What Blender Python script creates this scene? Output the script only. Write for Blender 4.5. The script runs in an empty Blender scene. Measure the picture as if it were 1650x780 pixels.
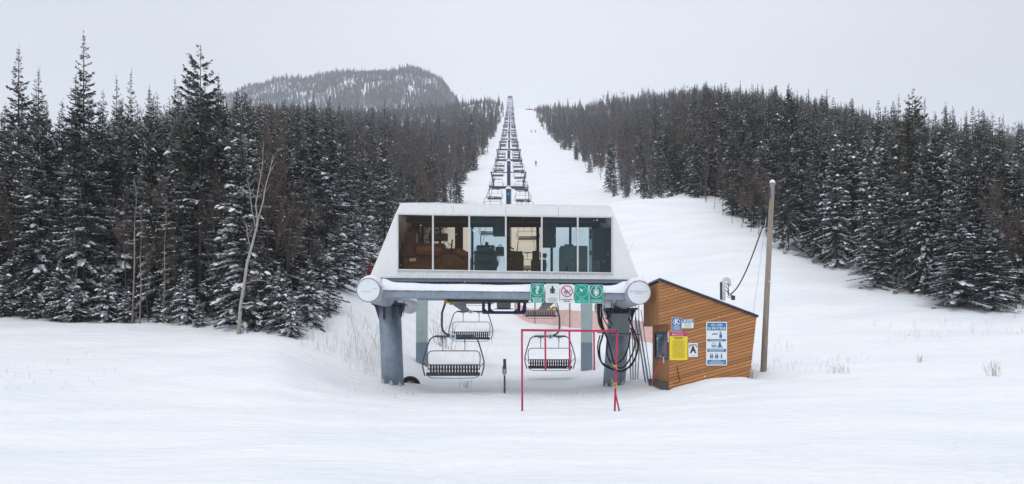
import bpy, bmesh, math, random
import numpy as np
from mathutils import Vector, Matrix

random.seed(7)
RNG = np.random.default_rng(7)
S = bpy.context.scene
COL = S.collection
R = math.radians

# ------------------------------------------------------------------ camera
F = 1350.0            # focal length in photo pixels (photo 1650 x 780)
EYE = 1.7
HOR = 556.0           # row of the horizon
cd = bpy.data.cameras.new('camera')
cam = bpy.data.objects.new('camera', cd); COL.objects.link(cam)
cam.location = (0, 0, EYE); cam.rotation_euler = (R(90), 0, 0)
cd.sensor_width = 36; cd.lens = F / 1650 * 36
cd.shift_y = (HOR - 390) / 1650
cd.clip_start = .05; cd.clip_end = 8000
S.camera = cam

# ------------------------------------------------------------------ world, sun, exposure
W = bpy.data.worlds.new('World'); S.world = W; W.use_nodes = True
nt = W.node_tree; nt.nodes.clear()
def wn(t): return nt.nodes.new(t)
sky = wn('ShaderNodeTexSky'); sky.sky_type = 'NISHITA'; sky.sun_disc = False
sky.sun_elevation = R(50); sky.sun_rotation = R(20); sky.dust_density = 3
skm = wn('ShaderNodeVectorMath'); skm.operation = 'SCALE'; skm.inputs['Scale'].default_value = .1
nt.links.new(sky.outputs[0], skm.inputs[0])
tc = wn('ShaderNodeTexCoord'); sx = wn('ShaderNodeSeparateXYZ'); nt.links.new(tc.outputs['Generated'], sx.inputs[0])
rmp = wn('ShaderNodeValToRGB'); nt.links.new(sx.outputs['Z'], rmp.inputs[0])
e = rmp.color_ramp.elements
e[0].position = 0; e[0].color = (.90, .935, .99, 1)
e[1].position = .75; e[1].color = (1.05, 1.09, 1.16, 1)
k = e.new(.20); k.color = (.855, .895, .965, 1)
k = e.new(.40); k.color = (.825, .865, .945, 1)
nz = wn('ShaderNodeTexNoise'); nz.inputs['Scale'].default_value = 2.2; nz.inputs['Detail'].default_value = 4
mp = wn('ShaderNodeMapping'); mp.inputs['Scale'].default_value = (1, 1, 2.5)
nt.links.new(tc.outputs['Generated'], mp.inputs[0]); nt.links.new(mp.outputs[0], nz.inputs['Vector'])
mr = wn('ShaderNodeMapRange'); nt.links.new(nz.outputs[0], mr.inputs[0])
mr.inputs[1].default_value = .3; mr.inputs[2].default_value = .7; mr.inputs[3].default_value = .94; mr.inputs[4].default_value = 1.045
# the cloud deck is a little darker towards both sides, most to the right
ax = wn('ShaderNodeMapRange'); ax.inputs[1].default_value = .05; ax.inputs[2].default_value = .55; ax.inputs[3].default_value = 1; ax.inputs[4].default_value = .76
axl = wn('ShaderNodeMapRange'); axl.inputs[1].default_value = -.05; axl.inputs[2].default_value = -.55; axl.inputs[3].default_value = 1; axl.inputs[4].default_value = .85
nt.links.new(sx.outputs['X'], ax.inputs[0]); nt.links.new(sx.outputs['X'], axl.inputs[0])
am = wn('ShaderNodeMath'); am.operation = 'MULTIPLY'; nt.links.new(ax.outputs[0], am.inputs[0]); nt.links.new(axl.outputs[0], am.inputs[1])
am2 = wn('ShaderNodeMath'); am2.operation = 'MULTIPLY'; nt.links.new(am.outputs[0], am2.inputs[0]); nt.links.new(mr.outputs[0], am2.inputs[1])
sc1 = wn('ShaderNodeVectorMath'); sc1.operation = 'SCALE'
nt.links.new(rmp.outputs[0], sc1.inputs[0]); nt.links.new(am2.outputs[0], sc1.inputs['Scale'])
mx = wn('ShaderNodeMix'); mx.data_type = 'RGBA'; mx.inputs[0].default_value = .93
nt.links.new(skm.outputs[0], mx.inputs[6]); nt.links.new(sc1.outputs[0], mx.inputs[7])
bg = wn('ShaderNodeBackground'); bg.inputs[1].default_value = 1.0
nt.links.new(mx.outputs[2], bg.inputs[0])
wo = wn('ShaderNodeOutputWorld'); nt.links.new(bg.outputs[0], wo.inputs[0])

sd = bpy.data.lights.new('sun', 'SUN'); sd.energy = .8; sd.angle = R(25); sd.color = (1, .97, .93)
sun = bpy.data.objects.new('sun', sd); COL.objects.link(sun)
sun.rotation_euler = (R(40), 0, R(-20))
S.view_settings.view_transform = 'Standard'; S.view_settings.look = 'None'
S.view_settings.exposure = 0.10; S.view_settings.gamma = 1
S.render.engine = 'CYCLES'
S.cycles.max_bounces = 8; S.cycles.transparent_max_bounces = 12; S.cycles.diffuse_bounces = 3

# ------------------------------------------------------------------ helpers
def P(u, v, Y): return (( u - 825) / F * Y, Y, EYE + (HOR - v) / F * Y)
def tag(o, label=None, cat=None, group=None, kind=None):
    if label: o['label'] = label
    if cat: o['category'] = cat
    if group: o['group'] = group
    if kind: o['kind'] = kind
    return o
def empty(name, loc=(0, 0, 0), rz=0):
    o = bpy.data.objects.new(name, None); o.empty_display_size = .2; COL.objects.link(o)
    o.location = loc; o.rotation_euler = (0, 0, rz); return o

class MB:
    def __init__(s): s.v = []; s.f = []; s.m = []; s.mi = 0; s.T = None
    def add(s, vs, fs):
        b = len(s.v)
        if s.T is not None: vs = [tuple(s.T @ Vector(p)) for p in vs]
        s.v += [tuple(p) for p in vs]; s.f += [tuple(i + b for i in f) for f in fs]; s.m += [s.mi] * len(fs)
        return s
    def box(s, a, b):
        x0, y0, z0 = a; x1, y1, z1 = b
        x0, x1 = sorted((x0, x1)); y0, y1 = sorted((y0, y1)); z0, z1 = sorted((z0, z1))
        return s.add([(x0,y0,z0),(x1,y0,z0),(x1,y1,z0),(x0,y1,z0),(x0,y0,z1),(x1,y0,z1),(x1,y1,z1),(x0,y1,z1)],
                     [(0,3,2,1),(4,5,6,7),(0,1,5,4),(1,2,6,5),(2,3,7,6),(3,0,4,7)])
    def prism(s, pts, y0, y1):          # pts (x,z) polygon extruded along y
        n = len(pts)
        return s.add([(x, y0, z) for x, z in pts] + [(x, y1, z) for x, z in pts],
                     [tuple(range(n)), tuple(range(2*n-1, n-1, -1))] + [(i, i+n, (i+1)%n+n, (i+1)%n) for i in range(n)])
    def pprism(s, pts, Y, d):           # polygon measured in the front plane Y, thickness d backwards
        return s.prism([(P(u, v, Y)[0], P(u, v, Y)[2]) for u, v in pts], Y, Y + d)
    def tube(s, pts, r, n=8, cap=True, closed=False):
        pts = [Vector(p) for p in pts]; N = len(pts)
        rs = r if isinstance(r, (list, tuple)) else [r] * N
        V = []; up = Vector((0, 0, 1))
        prev = None
        for i, p in enumerate(pts):
            if closed: d = pts[(i+1) % N] - pts[i-1]
            else: d = pts[min(i+1, N-1)] - pts[max(i-1, 0)]
            d = d.normalized() if d.length > 1e-9 else Vector((0,0,1))
            if prev is None:
                a = d.cross(up)
                if a.length < .05: a = d.cross(Vector((0, 1, 0)))
            else: a = prev - d * prev.dot(d)
            a = a.normalized() if a.length > 1e-9 else Vector((1,0,0)); prev = a
            b = d.cross(a)
            for k in range(n):
                t = 2 * math.pi * k / n
                V.append(p + (a * math.cos(t) + b * math.sin(t)) * rs[i])
        Fc = []
        for i in range(N if closed else N - 1):
            j = (i + 1) % N
            for k in range(n): Fc.append((i*n+k, i*n+(k+1) % n, j*n+(k+1) % n, j*n+k))
        if cap and not closed: Fc += [tuple(range(n-1, -1, -1)), tuple(range((N-1)*n, N*n))]
        return s.add(V, Fc)
    def disc(s, c, r, y, n=40, thick=.01):
        return s.prism([(c[0]+r*math.cos(2*math.pi*i/n), c[1]+r*math.sin(2*math.pi*i/n)) for i in range(n)], y, y+thick)
    def ring(s, c, r0, r1, y, n=40, thick=.004):
        V = []; Fc = []
        for i in range(n):
            t = 2*math.pi*i/n
            for r in (r0, r1):
                V += [(c[0]+r*math.cos(t), y, c[1]+r*math.sin(t)), (c[0]+r*math.cos(t), y+thick, c[1]+r*math.sin(t))]
        for i in range(n):
            a, b = 4*i, 4*((i+1) % n)
            Fc += [(a, b, b+2, a+2), (a+1, a+3, b+3, b+1), (a, a+1, b+1, b), (a+2, b+2, b+3, a+3)]
        return s.add(V, Fc)
    def rrect(s, x0, z0, x1, z1, r, y, thick):
        pts = []
        for cx, cz, a0 in ((x1-r, z1-r, 0), (x0+r, z1-r, 90), (x0+r, z0+r, 180), (x1-r, z0+r, 270)):
            for k in range(5):
                a = R(a0 + k*22.5); pts.append((cx + r*math.cos(a), cz + r*math.sin(a)))
        return s.prism(pts, y, y + thick)
    def text(s, body, x, z, size, y, align='CENTER', thick=.003, wide=1.0, bold=.0):
        cu = bpy.data.curves.new('lettering', 'FONT'); cu.body = body; cu.size = size; cu.align_x = align; cu.align_y = 'CENTER'
        cu.extrude = thick / 2; cu.resolution_u = 2; cu.offset = bold
        o = bpy.data.objects.new('lettering', cu); COL.objects.link(o)
        me = bpy.data.meshes.new_from_object(o.evaluated_get(bpy.context.evaluated_depsgraph_get()))
        vs = [(x + v.co.x * wide, y - v.co.z, z + v.co.y) for v in me.vertices]
        fs = [tuple(p.vertices) for p in me.polygons]
        bpy.data.objects.remove(o); bpy.data.curves.remove(cu); bpy.data.meshes.remove(me)
        return s.add(vs, fs)
    def build(s, name, mats, parent=None, smooth=False, bevel=0, loc=None, sub=0):
        me = bpy.data.meshes.new(name); me.from_pydata(s.v, [], s.f)
        if not isinstance(mats, (list, tuple)): mats = [mats]
        for m in mats: me.materials.append(m)
        if len(mats) > 1: me.polygons.foreach_set('material_index', s.m)
        me.update()
        bm = bmesh.new(); bm.from_mesh(me); bmesh.ops.recalc_face_normals(bm, faces=bm.faces); bm.to_mesh(me); bm.free()
        if smooth: me.shade_smooth()
        o = bpy.data.objects.new(name, me); COL.objects.link(o)
        if parent: o.parent = parent
        if loc: o.location = loc
        if bevel:
            b = o.modifiers.new('bevel', 'BEVEL'); b.width = bevel; b.segments = 2; b.limit_method = 'ANGLE'
        return o

def mat(name, col, rough=.6, metal=0, noise=0, nscale=5, bump=0, bscale=30, streak=None, spec=.5, col2=None, dirt=0, dirtcol=(.12,.08,.05)):
    m = bpy.data.materials.new(name); m.use_nodes = True; t = m.node_tree; b = t.nodes['Principled BSDF']
    b.inputs['Roughness'].default_value = rough; b.inputs['Metallic'].default_value = metal
    b.inputs['Specular IOR Level'].default_value = spec
    b.inputs['Base Color'].default_value = (*col, 1)
    co = t.nodes.new('ShaderNodeTexCoord'); mpn = t.nodes.new('ShaderNodeMapping'); t.links.new(co.outputs['Object'], mpn.inputs[0])
    if streak: mpn.inputs['Scale'].default_value = streak
    last = None
    if noise or col2:
        n = t.nodes.new('ShaderNodeTexNoise'); n.inputs['Scale'].default_value = nscale; n.inputs['Detail'].default_value = 6
        n.inputs['Roughness'].default_value = .65
        t.links.new(mpn.outputs[0], n.inputs['Vector'])
        r = t.nodes.new('ShaderNodeValToRGB'); t.links.new(n.outputs[0], r.inputs[0])
        c2 = col2 or tuple(c * (1 - noise) for c in col)
        r.color_ramp.elements[0].position = .32; r.color_ramp.elements[1].position = .68
        r.color_ramp.elements[0].color = (*c2, 1); r.color_ramp.elements[1].color = (*[min(1, c * (1 + noise * .5)) for c in col], 1)
        t.links.new(r.outputs[0], b.inputs['Base Color']); last = r.outputs[0]
    if dirt:
        n = t.nodes.new('ShaderNodeTexNoise'); n.inputs['Scale'].default_value = 3; n.inputs['Detail'].default_value = 8; n.inputs['Roughness'].default_value = .7
        mm = t.nodes.new('ShaderNodeMapping'); mm.inputs['Scale'].default_value = (6, 6, .7); t.links.new(co.outputs['Object'], mm.inputs[0]); t.links.new(mm.outputs[0], n.inputs['Vector'])
        q = t.nodes.new('ShaderNodeMapRange'); q.inputs[1].default_value = .5; q.inputs[2].default_value = .75; q.inputs[3].default_value = 0; q.inputs[4].default_value = dirt
        t.links.new(n.outputs[0], q.inputs[0])
        x = t.nodes.new('ShaderNodeMix'); x.data_type = 'RGBA'; t.links.new(q.outputs[0], x.inputs[0])
        if last: t.links.new(last, x.inputs[6])
        else: x.inputs[6].default_value = (*col, 1)
        x.inputs[7].default_value = (*dirtcol, 1); t.links.new(x.outputs[2], b.inputs['Base Color'])
    if bump:
        n = t.nodes.new('ShaderNodeTexNoise'); n.inputs['Scale'].default_value = bscale; n.inputs['Detail'].default_value = 5
        t.links.new(mpn.outputs[0], n.inputs['Vector'])
        bu = t.nodes.new('ShaderNodeBump'); bu.inputs['Strength'].default_value = bump; bu.inputs['Distance'].default_value = .05
        t.links.new(n.outputs[0], bu.inputs['Height']); t.links.new(bu.outputs[0], b.inputs['Normal'])
    return m

M = {}
M['steel'] = mat('galvanised_steel_paint', (.26, .31, .375), .45, .2, noise=.2, nscale=4, dirt=.35, dirtcol=(.10, .12, .14), bump=.08)
M['tube'] = mat('tube_galvanised', (.42, .45, .49), .38, .55, noise=.3, nscale=2.2, bump=.1, bscale=9)
M['pale_steel'] = mat('pale_column_paint', (.40, .48, .50), .6, 0, noise=.08, nscale=3, dirt=.2, dirtcol=(.25,.28,.28))
M['slate'] = mat('slate_paint', (.19, .25, .31), .6, 0, noise=.1, dirt=.2, dirtcol=(.12,.14,.16))
M['white'] = mat('white_panel_paint', (.76, .77, .78), .4, 0, noise=.05, nscale=2, dirt=.22, dirtcol=(.45, .42, .38))
M['sill'] = mat('stained_sill_paint', (.72, .73, .74), .45, 0, noise=.08, nscale=4, dirt=.6, dirtcol=(.42, .33, .25))
M['cap'] = mat('end_cap_white', (.72, .76, .80), .5, 0, noise=.05)
M['alu'] = mat('aluminium', (.62, .64, .66), .35, .5, noise=.1, dirt=.3, dirtcol=(.35,.28,.22))
M['navy'] = mat('dark_navy_steel', (.032, .040, .105), .45, .1, noise=.3, nscale=8)
M['chair'] = mat('chair_tube_paint', (.07, .075, .12), .4, .3, noise=.3, nscale=10)
M['black'] = mat('black_plastic', (.03, .03, .04), .5, 0, noise=.2)
M['rubber'] = mat('rubber', (.02, .02, .022), .75, 0, noise=.2, bump=.2, bscale=40)
M['yellow'] = mat('yellow_grip_paint', (.55, .36, .03), .45, 0, noise=.15, nscale=14, dirt=.5, dirtcol=(.05,.04,.03))
M['blueplate'] = mat('blue_plate', (.02, .28, .55), .4)
M['signwhite'] = mat('sign_white', (.74, .76, .76), .35, 0, noise=.04, dirt=.1, dirtcol=(.5,.5,.48))
M['green'] = mat('sign_green', (.008, .225, .18), .4, 0, noise=.06)
M['green2'] = mat('sign_bright_green', (.008, .28, .21), .4, 0, noise=.06)
M['mint'] = mat('sign_mint', (.42, .72, .64), .4)
M['mint2'] = mat('sign_aqua', (.16, .66, .58), .4)
M['ink'] = mat('sign_ink', (.02, .024, .06), .5)
M['grey_ink'] = mat('sign_grey_print', (.40, .47, .49), .5)
M['crimson'] = mat('sign_crimson', (.45, .03, .15), .4)
M['blue'] = mat('sign_blue', (.008, .11, .34), .35, 0, noise=.05)
M['blue2'] = mat('sign_cyan_blue', (.008, .175, .40), .35, 0, noise=.05)
M['signyellow'] = mat('sign_yellow', (.80, .62, .02), .4, 0, noise=.05)
M['olive_ink'] = mat('sign_olive_print', (.42, .33, .02), .5)
M['red'] = mat('red_frame_paint', (.50, .012, .085), .45, 0, noise=.25, nscale=9, bump=.1)
M['cordyellow'] = mat('yellow_cord', (.75, .55, .05), .7)
M['net'] = mat('orange_pink_safety_net', (.88, .58, .54), .8, 0, noise=.15, nscale=3)
M['rednet'] = mat('red_safety_net', (.55, .07, .04), .8, 0, noise=.3, nscale=3)
M['machine'] = mat('brown_machine_paint', (.15, .062, .024), .5, 0, noise=.4, nscale=6)
M['darkmachine'] = mat('dark_machine', (.02, .028, .03), .5, .2, noise=.4, nscale=8)
M['cabinet'] = mat('cabinet_grey_green', (.13, .16, .15), .5, 0, noise=.1)
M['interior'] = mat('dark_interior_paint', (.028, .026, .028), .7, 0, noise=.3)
M['pole'] = mat('weathered_pole_wood', (.33, .28, .23), .85, 0, noise=.35, nscale=5, streak=(6, 6, .5), bump=.5, bscale=25)
M['bark'] = mat('spruce_bark', (.075, .06, .052), .9, 0, noise=.4, nscale=8, bump=.5)
M['birch'] = mat('birch_bark', (.42, .385, .35), .8, 0, noise=.2, nscale=9, streak=(1, 1, 6), dirt=.7, dirtcol=(.15,.11,.09), bump=.3)
M['stem'] = mat('dull_stem_bark', (.24, .20, .175), .9, 0, noise=.4, nscale=6)
M['twig'] = mat('bare_twigs', (.115, .080, .072), .9, 0, noise=.35, nscale=.6)
M['dry'] = mat('dry_grass', (.34, .27, .21), .9, 0, noise=.3)
M['cloth'] = mat('dark_ski_clothing', (.03, .04, .09), .8, 0, noise=.2)
M['cloth2'] = mat('black_ski_clothing', (.02, .02, .025), .8, 0, noise=.2)
M['skin'] = mat('skin', (.50, .30, .22), .6)
M['roofedge'] = mat('roof_edge_metal', (.018, .022, .045), .4, .2)
M['hose'] = mat('grey_hose', (.58, .60, .64), .5, 0, noise=.2)

def snow_mat():
    m = bpy.data.materials.new('snow'); m.use_nodes = True; t = m.node_tree; b = t.nodes['Principled BSDF']
    b.inputs['Roughness'].default_value = .75; b.inputs['Specular IOR Level'].default_value = .2
    co = t.nodes.new('ShaderNodeTexCoord')
    n1 = t.nodes.new('ShaderNodeTexNoise'); n1.inputs['Scale'].default_value = .35; n1.inputs['Detail'].default_value = 7
    mp = t.nodes.new('ShaderNodeMapping'); mp.inputs['Scale'].default_value = (.5, 1.5, 1)
    t.links.new(co.outputs['Object'], mp.inputs[0]); t.links.new(mp.outputs[0], n1.inputs['Vector'])
    r = t.nodes.new('ShaderNodeValToRGB'); t.links.new(n1.outputs[0], r.inputs[0])
    r.color_ramp.elements[0].position = .35; r.color_ramp.elements[0].color = (.82, .855, .90, 1)
    r.color_ramp.elements[1].position = .62; r.color_ramp.elements[1].color = (.90, .92, .945, 1)
    t.links.new(r.outputs[0], b.inputs['Base Color'])
    n2 = t.nodes.new('ShaderNodeTexNoise'); n2.inputs['Scale'].default_value = 2.2; n2.inputs['Detail'].default_value = 8; n2.inputs['Roughness'].default_value = .6
    mp2 = t.nodes.new('ShaderNodeMapping'); mp2.inputs['Scale'].default_value = (.35, 1.6, 1); mp2.inputs['Rotation'].default_value = (0, 0, .15)
    t.links.new(co.outputs['Object'], mp2.inputs[0]); t.links.new(mp2.outputs[0], n2.inputs['Vector'])
    n3 = t.nodes.new('ShaderNodeTexNoise'); n3.inputs['Scale'].default_value = 26; n3.inputs['Detail'].default_value = 3
    t.links.new(co.outputs['Object'], n3.inputs['Vector'])
    b1 = t.nodes.new('ShaderNodeBump'); b1.inputs['Strength'].default_value = .8; b1.inputs['Distance'].default_value = .16
    b2 = t.nodes.new('ShaderNodeBump'); b2.inputs['Strength'].default_value = .3; b2.inputs['Distance'].default_value = .012
    t.links.new(n2.outputs[0], b1.inputs['Height']); t.links.new(n3.outputs[0], b2.inputs['Height'])
    t.links.new(b1.outputs[0], b2.inputs['Normal']); t.links.new(b2.outputs[0], b.inputs['Normal'])
    return m
M['snow'] = snow_mat()
M['treesnow'] = mat('tree_snow', (.80, .83, .87), .8, 0, spec=.2)

def foliage_mat():
    m = bpy.data.materials.new('spruce_needles'); m.use_nodes = True; t = m.node_tree; b = t.nodes['Principled BSDF']
    b.inputs['Roughness'].default_value = .75; b.inputs['Specular IOR Level'].default_value = .25
    oi = t.nodes.new('ShaderNodeObjectInfo')
    r = t.nodes.new('ShaderNodeValToRGB'); t.links.new(oi.outputs['Random'], r.inputs[0])
    el = r.color_ramp.elements
    el[0].position = 0; el[0].color = (.030, .039, .027, 1); el[1].position = 1; el[1].color = (.066, .058, .040, 1)
    q = el.new(.5); q.color = (.046, .053, .039, 1)
    co = t.nodes.new('ShaderNodeTexCoord'); n = t.nodes.new('ShaderNodeTexNoise'); n.inputs['Scale'].default_value = 1.6; n.inputs['Detail'].default_value = 5
    t.links.new(co.outputs['Object'], n.inputs['Vector'])
    mrr = t.nodes.new('ShaderNodeMapRange'); mrr.inputs[1].default_value = .3; mrr.inputs[2].default_value = .7; mrr.inputs[3].default_value = .6; mrr.inputs[4].default_value = 1.6
    t.links.new(n.outputs[0], mrr.inputs[0])
    sc = t.nodes.new('ShaderNodeVectorMath'); sc.operation = 'SCALE'; t.links.new(r.outputs[0], sc.inputs[0]); t.links.new(mrr.outputs[0], sc.inputs['Scale'])
    ge = t.nodes.new('ShaderNodeNewGeometry'); sg = t.nodes.new('ShaderNodeSeparateXYZ'); t.links.new(ge.outputs['True Normal'], sg.inputs[0])
    ab = t.nodes.new('ShaderNodeMath'); ab.operation = 'ABSOLUTE'; t.links.new(sg.outputs['Z'], ab.inputs[0])
    n2 = t.nodes.new('ShaderNodeTexNoise'); n2.inputs['Scale'].default_value = 1.1; n2.inputs['Detail'].default_value = 6; n2.inputs['Roughness'].default_value = .7; t.links.new(co.outputs['Object'], n2.inputs['Vector'])
    m2 = t.nodes.new('ShaderNodeMapRange'); m2.inputs[1].default_value = .48; m2.inputs[2].default_value = .72; m2.inputs[3].default_value = 0; m2.inputs[4].default_value = .8; t.links.new(n2.outputs[0], m2.inputs[0])
    ml = t.nodes.new('ShaderNodeMath'); ml.operation = 'MULTIPLY'; t.links.new(ab.outputs[0], ml.inputs[0]); t.links.new(m2.outputs[0], ml.inputs[1])
    fx = t.nodes.new('ShaderNodeMix'); fx.data_type = 'RGBA'; t.links.new(ml.outputs[0], fx.inputs[0]); t.links.new(sc.outputs[0], fx.inputs[6]); fx.inputs[7].default_value = (.62, .65, .70, 1)
    t.links.new(fx.outputs[2], b.inputs['Base Color'])
    return m
M['needles'] = foliage_mat()

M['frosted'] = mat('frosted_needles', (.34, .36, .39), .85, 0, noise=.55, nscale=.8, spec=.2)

def wood_mat(name, ang, freq=9.5):
    m = bpy.data.materials.new(name); m.use_nodes = True; t = m.node_tree; b = t.nodes['Principled BSDF']
    b.inputs['Roughness'].default_value = .65
    co = t.nodes.new('ShaderNodeTexCoord'); mpn = t.nodes.new('ShaderNodeMapping'); mpn.inputs['Rotation'].default_value = (0, ang, 0)
    t.links.new(co.outputs['Object'], mpn.inputs[0])
    sp = t.nodes.new('ShaderNodeSeparateXYZ'); t.links.new(mpn.outputs[0], sp.inputs[0])
    mu = t.nodes.new('ShaderNodeMath'); mu.operation = 'MULTIPLY'; mu.inputs[1].default_value = freq; t.links.new(sp.outputs['Y' if name.endswith('vertical_boards') else 'Z'], mu.inputs[0])
    fr = t.nodes.new('ShaderNodeMath'); fr.operation = 'FRACT'; t.links.new(mu.outputs[0], fr.inputs[0])
    fl = t.nodes.new('ShaderNodeMath'); fl.operation = 'FLOOR'; t.links.new(mu.outputs[0], fl.inputs[0])
    wn_ = t.nodes.new('ShaderNodeTexWhiteNoise'); wn_.noise_dimensions = '1D'; t.links.new(fl.outputs[0], wn_.inputs['W'])
    n = t.nodes.new('ShaderNodeTexNoise'); n.inputs['Scale'].default_value = 3; n.inputs['Detail'].default_value = 7
    mp2 = t.nodes.new('ShaderNodeMapping'); mp2.inputs['Scale'].default_value = (1, 1, 12); t.links.new(mpn.outputs[0], mp2.inputs[0]); t.links.new(mp2.outputs[0], n.inputs['Vector'])
    ad = t.nodes.new('ShaderNodeMath'); ad.operation = 'MULTIPLY_ADD'; ad.inputs[1].default_value = .45; t.links.new(wn_.outputs[0], ad.inputs[0])
    h = t.nodes.new('ShaderNodeMath'); h.operation = 'MULTIPLY'; h.inputs[1].default_value = .7; t.links.new(n.outputs[0], h.inputs[0]); t.links.new(h.outputs[0], ad.inputs[2])
    r = t.nodes.new('ShaderNodeValToRGB'); t.links.new(ad.outputs[0], r.inputs[0])
    el = r.color_ramp.elements; el[0].position = .2; el[0].color = (.27, .108, .032, 1); el[1].position = .8; el[1].color = (.46, .205, .068, 1)
    g = t.nodes.new('ShaderNodeMath'); g.operation = 'LESS_THAN'; g.inputs[1].default_value = .14; t.links.new(fr.outputs[0], g.inputs[0])
    x = t.nodes.new('ShaderNodeMix'); x.data_type = 'RGBA'; t.links.new(g.outputs[0], x.inputs[0]); t.links.new(r.outputs[0], x.inputs[6]); x.inputs[7].default_value = (.075, .03, .012, 1)
    t.links.new(x.outputs[2], b.inputs['Base Color'])
    bu = t.nodes.new('ShaderNodeBump'); bu.inputs['Distance'].default_value = .01; bu.inputs['Strength'].default_value = .7; bu.invert = True
    t.links.new(g.outputs[0], bu.inputs['Height']); t.links.new(bu.outputs[0], b.inputs['Normal'])
    return m
M['siding'] = wood_mat('stained_siding_boards', R(15))
M['siding_v'] = wood_mat('stained_vertical_boards', 0)

def glass_mat(name, tint, refl, rcol, rough=.02):
    m = bpy.data.materials.new(name); m.use_nodes = True; t = m.node_tree; t.nodes.clear()
    o = t.nodes.new('ShaderNodeOutputMaterial'); a = t.nodes.new('ShaderNodeBsdfTransparent'); a.inputs[0].default_value = (*tint, 1)
    g = t.nodes.new('ShaderNodeBsdfGlossy'); g.inputs['Color'].default_value = (*rcol, 1); g.inputs['Roughness'].default_value = rough
    x = t.nodes.new('ShaderNodeMixShader'); x.inputs[0].default_value = refl
    t.links.new(a.outputs[0], x.inputs[1]); t.links.new(g.outputs[0], x.inputs[2]); t.links.new(x.outputs[0], o.inputs[0])
    return m
M['glass_brown'] = glass_mat('brown_tinted_glass', (.84, .78, .68), .012, (1, .9, .8))
M['glass_blue'] = glass_mat('blue_tinted_glass', (.74, .81, .83), .022, (.75, .93, 1))
M['glass_door'] = glass_mat('door_glass', (.80, .84, .84), .30, (.8, .92, 1), .12)

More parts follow.
